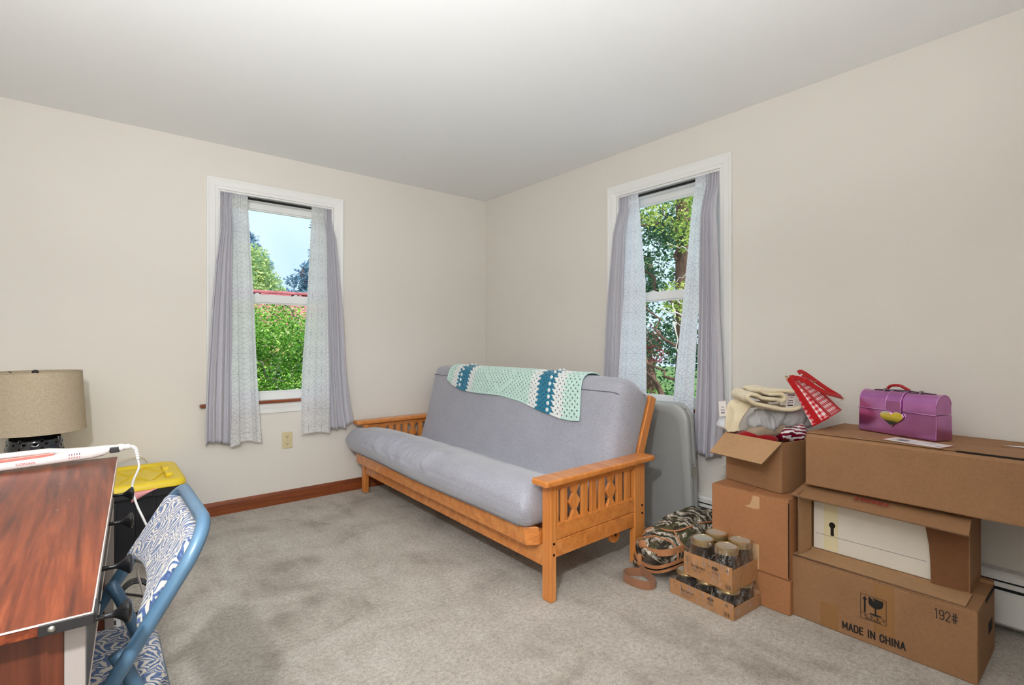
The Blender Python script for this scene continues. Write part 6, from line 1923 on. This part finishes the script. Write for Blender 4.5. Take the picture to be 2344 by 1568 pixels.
# ================================================================== FOLDING CHAIR
def mk_chair_fabric():
    b = NB('blue_feather_fabric')
    uv = b.n('ShaderNodeUVMap').outputs[0]
    v = b.mapping(uv, (1, 1, 1), (0, 0, R(20)))
    # rows of overlapping plumes: stripes fanning out from each plume centre
    x, y, z = b.sep(v)
    k = 16.0
    X = b.math('MULTIPLY', x, k * 0.8); Y = b.math('MULTIPLY', y, k * 1.25)
    row = b.math('FLOOR', Y)
    Xs = b.math('ADD', X, b.math('MULTIPLY', row, 0.5))
    n = b.noise(v, 14.0, 2.0)
    fx = b.math('SUBTRACT', b.math('FRACT', Xs), 0.5); fy = b.math('FRACT', Y)
    bend = b.math('ADD', fx, b.math('MULTIPLY', b.math('SUBTRACT', n, 0.5), 0.5))
    rr = b.math('SQRT', b.math('ADD', b.math('MULTIPLY', bend, bend), b.math('MULTIPLY', fy, fy)))
    an = b.math('ARCTAN2', bend, b.math('ADD', fy, 0.15))
    s1 = b.math('SINE', b.math('ADD', b.math('MULTIPLY', rr, 34.0), b.math('MULTIPLY', b.math('ABSOLUTE', an), 5.0)))
    s2 = b.math('SINE', b.math('ADD', b.math('MULTIPLY', an, 24.0), b.math('MULTIPLY', n, 12.0)))
    inside = b.math('LESS_THAN', rr, 0.72)
    core = b.math('LESS_THAN', b.math('ABSOLUTE', b.math('ADD', bend, b.math('MULTIPLY', fy, -0.35))), b.math('MULTIPLY', b.math('SUBTRACT', 0.75, fy), 0.42))
    t1 = b.math('GREATER_THAN', s1, -0.25)
    t2 = b.math('GREATER_THAN', s2, 0.25)
    f = b.math('ADD', b.math('MULTIPLY', core, t1), b.math('MULTIPLY', b.math('SUBTRACT', 1.0, core), t2))
    cream = b.ramp(b.noise(uv, 600.0, 1.0), [(0.3, (170, 162, 150)), (0.7, (202, 194, 182))])
    blue = b.ramp(b.noise(uv, 160.0, 2.0), [(0.3, (46, 62, 96)), (0.55, (70, 92, 132)), (0.8, (112, 132, 164))])
    col = b.mix(f, blue, cream)
    b.bsdf(col, 0.9, 0.0, b.bump(b.noise(uv, 700.0, 2.0), 0.3, 0.001), 0.2, Sheen_Weight=0.2)
mk_chair_fabric()
b = NB('blue_painted_steel')
v = b.coord()
b.bsdf(b.mix(b.math('GREATER_THAN', b.noise(v, 55.0, 3.0), 0.72), b.ramp(b.noise(v, 7.0), [(0.3, (66, 96, 122)), (0.7, (84, 116, 142))]), lin((120, 118, 116))), 0.32, 0.15, None, 0.5)
ch = thing('folding_chair', 'blue steel folding chair with patterned padded back, pulled up to the desk', 'chair', (0.0, 1.30, 0.0))
yn, yf = 1.100, 1.490
SLP = 0.62
def bx_(z): return 0.172 - (0.794 - z) * SLP
r0 = 0.0128
pathu = []
ztop_ = 0.788; rc2 = 0.075
sv = Vector((SLP, 0, 1)).normalized()
zb_t = ztop_ - rc2 * 0.85
pathu += [Vector((bx_(0.012), yn - 0.02, 0.012)), Vector((bx_(0.30), yn - 0.005, 0.30)), Vector((bx_(0.60), yn, 0.60)), Vector((bx_(zb_t), yn, zb_t))]
base = Vector((bx_(zb_t), yn, zb_t))
for k in range(1, 9):
    a = R(90 * k / 8); pathu.append(base + sv * (rc2 * math.sin(a)) + Vector((0, rc2 * (1 - math.cos(a)), 0)))
base2 = Vector((bx_(zb_t), yf, zb_t))
for k in range(7, -1, -1):
    a = R(90 * k / 8); pathu.append(base2 + sv * (rc2 * math.sin(a)) - Vector((0, rc2 * (1 - math.cos(a)), 0)))
pathu += [Vector((bx_(0.60), yf, 0.60)), Vector((bx_(0.30), yf + 0.005, 0.30)), Vector((bx_(0.012), yf + 0.02, 0.012))]
MB().tube(pathu, r0, 14).build('front_frame', 'blue_painted_steel', ch, smooth=True)
for y in (yn + 0.026, yf - 0.026):
    MB().tube([(0.030, y, 0.592), (0.045, y, 0.560), (0.120, y, 0.345), (0.238, y, 0.012)], r0 * 0.95, 12).build('rear_leg', 'blue_painted_steel', ch, smooth=True)
MB().tube([(0.200, yn + 0.026, 0.12), (0.200, yf - 0.026, 0.12)], 0.008, 10).build('rear_stretcher', 'blue_painted_steel', ch, smooth=True)
MB().tube([(bx_(0.16), yn - 0.01, 0.16), (bx_(0.16), yf + 0.01, 0.16)], 0.008, 10).build('front_stretcher', 'blue_painted_steel', ch, smooth=True)
for x, y in ((bx_(0.012), yn - 0.02), (bx_(0.012), yf + 0.02), (0.238, yn + 0.026), (0.238, yf - 0.026)):
    MB().lathe([(0.0155, 0.0), (0.0165, 0.004), (0.0155, 0.022), (0.013, 0.024)], 14, (x, y, 0.0)).build('foot_cap', 'knob_black', ch, smooth=40)
# padded back between the tubes, lower edge arched
def back_pt(u, v, side):
    y = lerp(yn + 0.010, yf - 0.004, u)
    c = 4 * u * (1 - u)
    zt_ = 0.764 + 0.012 * c ** 0.6; zb2_ = 0.618 + 0.036 * c ** 0.8
    z = lerp(zb2_, zt_, v)
    p = Vector((bx_(z), y, z))
    nrm = Vector((-sv.z, 0, sv.x))
    e = min(u, 1 - u) * 0.40; f = min(v, 1 - v) * 0.17
    t = min(1.0, e / 0.016) ** 0.5 * min(1.0, f / 0.014) ** 0.5
    return p + nrm * (0.004 - 0.012 * c) + nrm * (0.017 * t if side else -0.010 * t)
m = MB()
m.grid(lambda u, v: back_pt(u, v, True), 40, 20, uvf=lambda u, v: (u * 0.40, v * 0.17))
m.grid(lambda u, v: back_pt(u, v, False), 40, 20, uvf=lambda u, v: (u * 0.40, v * 0.17))
m.build('backrest_pad', 'blue_feather_fabric', ch, smooth=True, weld=True)
# padded seat in a blue steel pan
so = []
cor = [(0.124, 1.105, 0.035), (0.124, 1.565, 0.060), (-0.262, 1.625, 0.050), (-0.262, 1.050, 0.050)]
for i, (x, y, r) in enumerate(cor):
    p0 = Vector(cor[i - 1][:2]); p1 = Vector((x, y)); p2 = Vector(cor[(i + 1) % 4][:2])
    d0 = (p0 - p1).normalized(); d1 = (p2 - p1).normalized()
    for k in range(7):
        t = k / 6
        a = p1 + d0 * r; c = p1 + d1 * r
        so.append((a * (1 - t) ** 2 + p1 * 2 * t * (1 - t) + c * t * t))
def ring(z, ins):
    ctr = Vector((-0.07, 1.315)); out = []
    for p in so:
        d = (p - ctr); out.append((ctr.x + d.x * (1 - ins / d.length), ctr.y + d.y * (1 - ins / d.length), z))
    return out
def loft(rows, mat, name, uv=False):
    m = MB(); n = len(rows[0]); vs = [p for r_ in rows for p in r_]
    fs = [(i * n + k, i * n + (k + 1) % n, (i + 1) * n + (k + 1) % n, (i + 1) * n + k) for i in range(len(rows) - 1) for k in range(n)]
    fs.append(list(range(n))[::-1]); fs.append([(len(rows) - 1) * n + k for k in range(n)])
    m.add(vs, fs, uvs=[(p[0], p[1]) for p in vs]); return m.build(name, mat, ch, smooth=50)
loft([ring(0.405, 0.010), ring(0.408, 0.002), ring(0.424, 0.0), ring(0.428, 0.003), ring(0.428, 0.012)], 'blue_painted_steel', 'seat_pan')
loft([ring(0.427, 0.007), ring(0.438, 0.006), ring(0.446, 0.016), ring(0.449, 0.05), ring(0.450, 0.10)], 'blue_feather_fabric', 'seat_pad')

# ================================================================== TOTE, LAMP
plain('black_tote_plastic', (34, 36, 42), 0.42, bump=0.1, bscale=90)
plain('yellow_lid_plastic', (234, 204, 40), 0.42)
plain('pink_cloth', (230, 160, 164), 0.9)
tx0, tx1, ty0, ty1, tz = -0.375, 0.390, 3.205, 3.745, 0.415
tote = thing('storage_tote', 'black storage tote with yellow lid by the back wall behind the desk', 'storage tote', ((tx0 + tx1) / 2, (ty0 + ty1) / 2, 0))
def rr2(x0, x1, y0, y1, r, n=6):
    out = []
    for (cx_, cy_, a0) in ((x1 - r, y1 - r, 0), (x0 + r, y1 - r, 90), (x0 + r, y0 + r, 180), (x1 - r, y0 + r, 270)):
        for k in range(n + 1):
            a = R(a0 + 90 * k / n); out.append((cx_ + r * math.cos(a), cy_ + r * math.sin(a)))
    return out
def loft2(par, name, rows, mat, smooth=40):
    m = MB(); n = len(rows[0][0]); vs = [(x, y, z) for poly, z in rows for x, y in poly]
    fs = [(i * n + k, i * n + (k + 1) % n, (i + 1) * n + (k + 1) % n, (i + 1) * n + k) for i in range(len(rows) - 1) for k in range(n)]
    fs.append(list(range(n))[::-1]); fs.append([(len(rows) - 1) * n + k for k in range(n)])
    m.add(vs, fs); return m.build(name, mat, par, smooth=smooth)
bi = lambda g: rr2(tx0 + g, tx1 - g, ty0 + g, ty1 - g, 0.05)
loft2(tote, 'tote_body', [(bi(0.075), 0.0), (bi(0.045), 0.30), (bi(0.040), 0.335), (bi(0.018), 0.338), (bi(0.016), 0.372), (bi(0.012), 0.374), (bi(0.012), 0.384)], 'black_tote_plastic')
for k in range(7):
    x = tx0 + 0.11 + k * 0.088
    MB().hexa([(x - 0.006, ty0 + 0.062, 0.06), (x + 0.006, ty0 + 0.062, 0.06), (x + 0.006, ty0 + 0.09, 0.06), (x - 0.006, ty0 + 0.09, 0.06), (x - 0.006, ty0 + 0.036, 0.325), (x + 0.006, ty0 + 0.036, 0.325), (x + 0.006, ty0 + 0.06, 0.325), (x - 0.006, ty0 + 0.06, 0.325)]).build('wall_rib', 'black_tote_plastic', tote, bevel=0.003)
MB().box((0.06, ty0 + 0.006, 0.342), (0.24, ty0 + 0.02, 0.372)).build('grip', 'black_tote_plastic', tote, bevel=0.005)
li = lambda g: rr2(tx0 + g, tx1 - g, ty0 + g, ty1 - g, 0.06)
lid = loft2(tote, 'tote_lid', [(li(0.004), 0.378), (li(0.0), 0.382), (li(0.002), 0.402), (li(0.010), 0.412), (li(0.020), 0.415), (li(0.055), 0.415), (li(0.066), 0.403), (li(0.075), 0.402)], 'yellow_lid_plastic')
rx0, rx1, ry0, ry1 = tx0 + 0.08, tx1 - 0.08, ty0 + 0.08, ty1 - 0.08
for k in range(4):
    xa = rx0 + (rx1 - rx0) * k / 4; xb = rx0 + (rx1 - rx0) * (k + 1) / 4; ym = (ry0 + ry1) / 2; xm = (xa + xb) / 2
    for (p, q_) in (((xa, ym), (xm, ry1)), ((xm, ry1), (xb, ym)), ((xb, ym), (xm, ry0)), ((xm, ry0), (xa, ym))):
        d = Vector((q_[0] - p[0], q_[1] - p[1], 0)).normalized(); s = Vector((-d.y, d.x, 0)) * 0.007
        P, Q = Vector((p[0], p[1], 0.402)), Vector((q_[0], q_[1], 0.402)); up = Vector((0, 0, 0.008))
        MB().hexa([P - s, Q - s, Q + s, P + s, P - s * 0.5 + up, Q - s * 0.5 + up, Q + s * 0.5 + up, P + s * 0.5 + up]).build('lid_rib', 'yellow_lid_plastic', lid)
for y in (ry0 + 0.06, ry1 - 0.16):
    MB().box((tx1 - 0.085, y, 0.402), (tx1 - 0.050, y + 0.10, 0.424)).build('lid_boss', 'yellow_lid_plastic', lid, bevel=0.008, seg=3)
pk = MB().grid(lambda u, v: (0.150 + 0.115 * u * (1 - 0.25 * v), ty0 + 0.012 - 0.012 * math.sin(math.pi * v) - 0.004, 0.384 - 0.055 * v * (1 - u) ** 0.8 - 0.004), 14, 6)
tag(pk.build('pink_garment', 'pink_cloth', org=(0.18, ty0 + 0.01, 0.37), smooth=True, solid=0.003), 'corner of pink clothing caught under the yellow tote lid', 'clothing')

def mk_linen():
    b = NB('linen_shade')
    v = b.coord()
    a = b.noise(b.mapping(v, (60, 60, 900)), 1.0, 2.0, 0.7); c = b.noise(b.mapping(v, (900, 900, 40)), 1.0, 2.0, 0.7)
    f = b.math('ADD', b.math('MULTIPLY', a, 0.5), b.math('MULTIPLY', c, 0.5))
    col = b.ramp(f, [(0.36, (178, 162, 138)), (0.5, (206, 190, 164)), (0.64, (222, 208, 184))])
    df = b.n('ShaderNodeBsdfDiffuse'); b.l(col, df.inputs[0]); b.l(b.bump(f, 0.25, 0.001), df.inputs['Normal'])
    tl = b.n('ShaderNodeBsdfTranslucent'); b.l(col, tl.inputs[0])
    m1 = b.n('ShaderNodeMixShader'); m1.inputs[0].default_value = 0.25
    b.l(df.outputs[0], m1.inputs[1]); b.l(tl.outputs[0], m1.inputs[2]); b.l(m1.outputs[0], b.out.inputs[0])
mk_linen()
plain('black_ceramic', (40, 42, 48), 0.12, spec=0.6, Coat_Weight=0.5, Coat_Roughness=0.05)
LC = Vector((-0.222, 3.46, 0.0))
z_b = 0.4155
lp_ = thing('table_lamp', 'table lamp with linen drum shade and pierced black ceramic base, behind the desk', 'lamp', (LC.x, LC.y, z_b))
rs_ = lambda t: 0.100 + 0.014 * math.sin(math.pi * t) - 0.020 * max(0, (t - 0.86) / 0.14) ** 2 - 0.012 * max(0, (0.1 - t) / 0.1) ** 2
NC, NR = 96, 44
def slot(i, j):
    if j < 2 or j > NR - 4: return False
    if j % 6 == 0: return i % 6 in (0, 1)
    if j % 6 in (2, 3): return i % 12 == 4
    return False
m = MB().grid(lambda u, v: (LC.x + rs_(v) * math.cos(2 * math.pi * u), LC.y + rs_(v) * math.sin(2 * math.pi * u), z_b + 0.275 * v), NC, NR, skip=slot)
o = m.build('lamp_base', 'black_ceramic', lp_, smooth=True, weld=True); md = o.modifiers.new('thick', 'SOLIDIFY'); md.thickness = 0.007; md.offset = -1
MB().lathe([(0.096, 0.0), (0.096, 0.004), (0.0, 0.004)], 32, (LC.x, LC.y, z_b)).build('base_foot', 'black_ceramic', lp_)
MB().lathe([(0.082, 0.272), (0.079, 0.280), (0.05, 0.284), (0.02, 0.285)], 32, (LC.x, LC.y, z_b)).build('base_cap', 'black_ceramic', lp_, smooth=40)
MB().lathe([(0.008, 0.284), (0.008, 0.33), (0.018, 0.335), (0.018, 0.38), (0.008, 0.385)], 16, (LC.x, LC.y, z_b)).build('socket', 'nickel', lp_, smooth=40)
MB().lathe([(0.0, 0.47), (0.02, 0.465), (0.030, 0.44), (0.026, 0.415), (0.014, 0.385)], 16, (LC.x, LC.y, z_b)).build('bulb', 'white_gloss_plastic', lp_, smooth=True)
SZ0, SZ1 = 0.697, 0.990
R0, R1 = 0.196, 0.180
m = MB()
m.lathe([(R0, SZ0), (R1, SZ1), (R1 - 0.0025, SZ1), (R0 - 0.0025, SZ0), (R0, SZ0)], 64, (LC.x, LC.y, 0)); sh = m.build('lamp_shade', 'linen_shade', lp_, smooth=50)
for z, r in ((SZ0, R0), (SZ1, R1)):
    MB().tube([(LC.x + r * math.cos(2 * math.pi * k / 48), LC.y + r * math.sin(2 * math.pi * k / 48), z) for k in range(48)], 0.0022, 6, closed=True).build('shade_rim', 'linen_shade', lp_, smooth=True)
for k in range(3):
    a = R(8 + 120 * k); c, s = math.cos(a), math.sin(a)
    MB().tube([(LC.x, LC.y, SZ1 - 0.018), (LC.x + 0.82 * R1 * c, LC.y + 0.82 * R1 * s, SZ1 - 0.018), (LC.x + 0.90 * R1 * c, LC.y + 0.90 * R1 * s, SZ1 - 0.004), (LC.x + R1 * c, LC.y + R1 * s, SZ1 - 0.002)], 0.0018, 6).build('spider_wire', 'bolt_black', lp_, smooth=True)
for s in (-1, 1):
    MB().tube(catmull([(LC.x, LC.y + 0.012 * s, 0.75), (LC.x, LC.y + 0.055 * s, 0.80), (LC.x, LC.y + 0.055 * s, 0.90), (LC.x, LC.y + 0.004 * s, SZ1 - 0.02)], 6), 0.0022, 6).build('harp', 'bolt_black', lp_, smooth=True)
MB().ball((LC.x, LC.y, SZ1 - 0.002), (0.014, 0.014, 0.012), 14, 8).lathe([(0.006, -0.022), (0.006, -0.012)], 10, (LC.x, LC.y, SZ1)).build('finial', 'knob_black', lp_, smooth=True)
MB().tube(catmull([(-0.10, 3.54, 0.428), (0.02, 3.66, 0.425), (0.12, 3.74, 0.445), (0.20, 3.775, 0.450), (0.245, 3.785, 0.425), (0.255, 3.79, 0.35), (0.25, 3.79, 0.05), (0.30, 3.785, 0.01)], 7), 0.0026, 8).build('lamp_cord', 'ivory_plastic', lp_, smooth=True)

# ---- cable clutter on the carpet between desk and tote
ccoil = MB(); 
hel = []
for k in range(90):
    a = 2 * math.pi * k / 30
    hel.append((0.135 + 0.055 * math.cos(a), 2.60 + 0.03 * math.sin(a) + 0.0004 * k, 0.075 + 0.062 * math.sin(a) + 0.0001 * k))
ccoil.tube(hel, 0.0055, 8)
ccoil.tube(catmull([hel[-1], (0.20, 2.61, 0.055), (0.235, 2.66, 0.02), (0.20, 2.76, 0.007), (0.05, 2.95, 0.007)], 6), 0.0045, 8)
tag(ccoil.build('coiled_cable', 'knob_black', org=(0.135, 2.60, 0.0), smooth=True), 'coiled black cable on the carpet behind the folding chair', 'cable')
plain('pale_grey_plastic', (206, 206, 212), 0.5)
ps = thing('power_strip', 'pale power strip on the carpet beside the coiled black cable', 'power strip', (0.06, 2.45, 0.0))
MB().box((0.02, 2.33, 0.0), (0.085, 2.57, 0.035)).build('strip_body', 'pale_grey_plastic', ps, bevel=0.006)
for k in range(4):
    MB().box((0.035, 2.35 + 0.055 * k, 0.034), (0.070, 2.39 + 0.055 * k, 0.0365)).build('socket', 'dark_slot', ps)
MB().tube(catmull([(0.052, 2.57, 0.018), (0.055, 2.65, 0.02), (0.02, 2.75, 0.008), (-0.05, 2.9, 0.008)], 6), 0.004, 8).build('strip_cord', 'pale_grey_plastic', ps, smooth=True)
cloth('white_cloth', [(0.105, 2.40, 0.018), (0.135, 2.44, 0.026), (0.160, 2.49, 0.020)], [0.018, 0.028, 0.020], 'white_cloth', 'crumpled white cloth on the carpet behind the folding chair', 'cloth', 31, rz=0.9, fold=0.6, fscale=22)
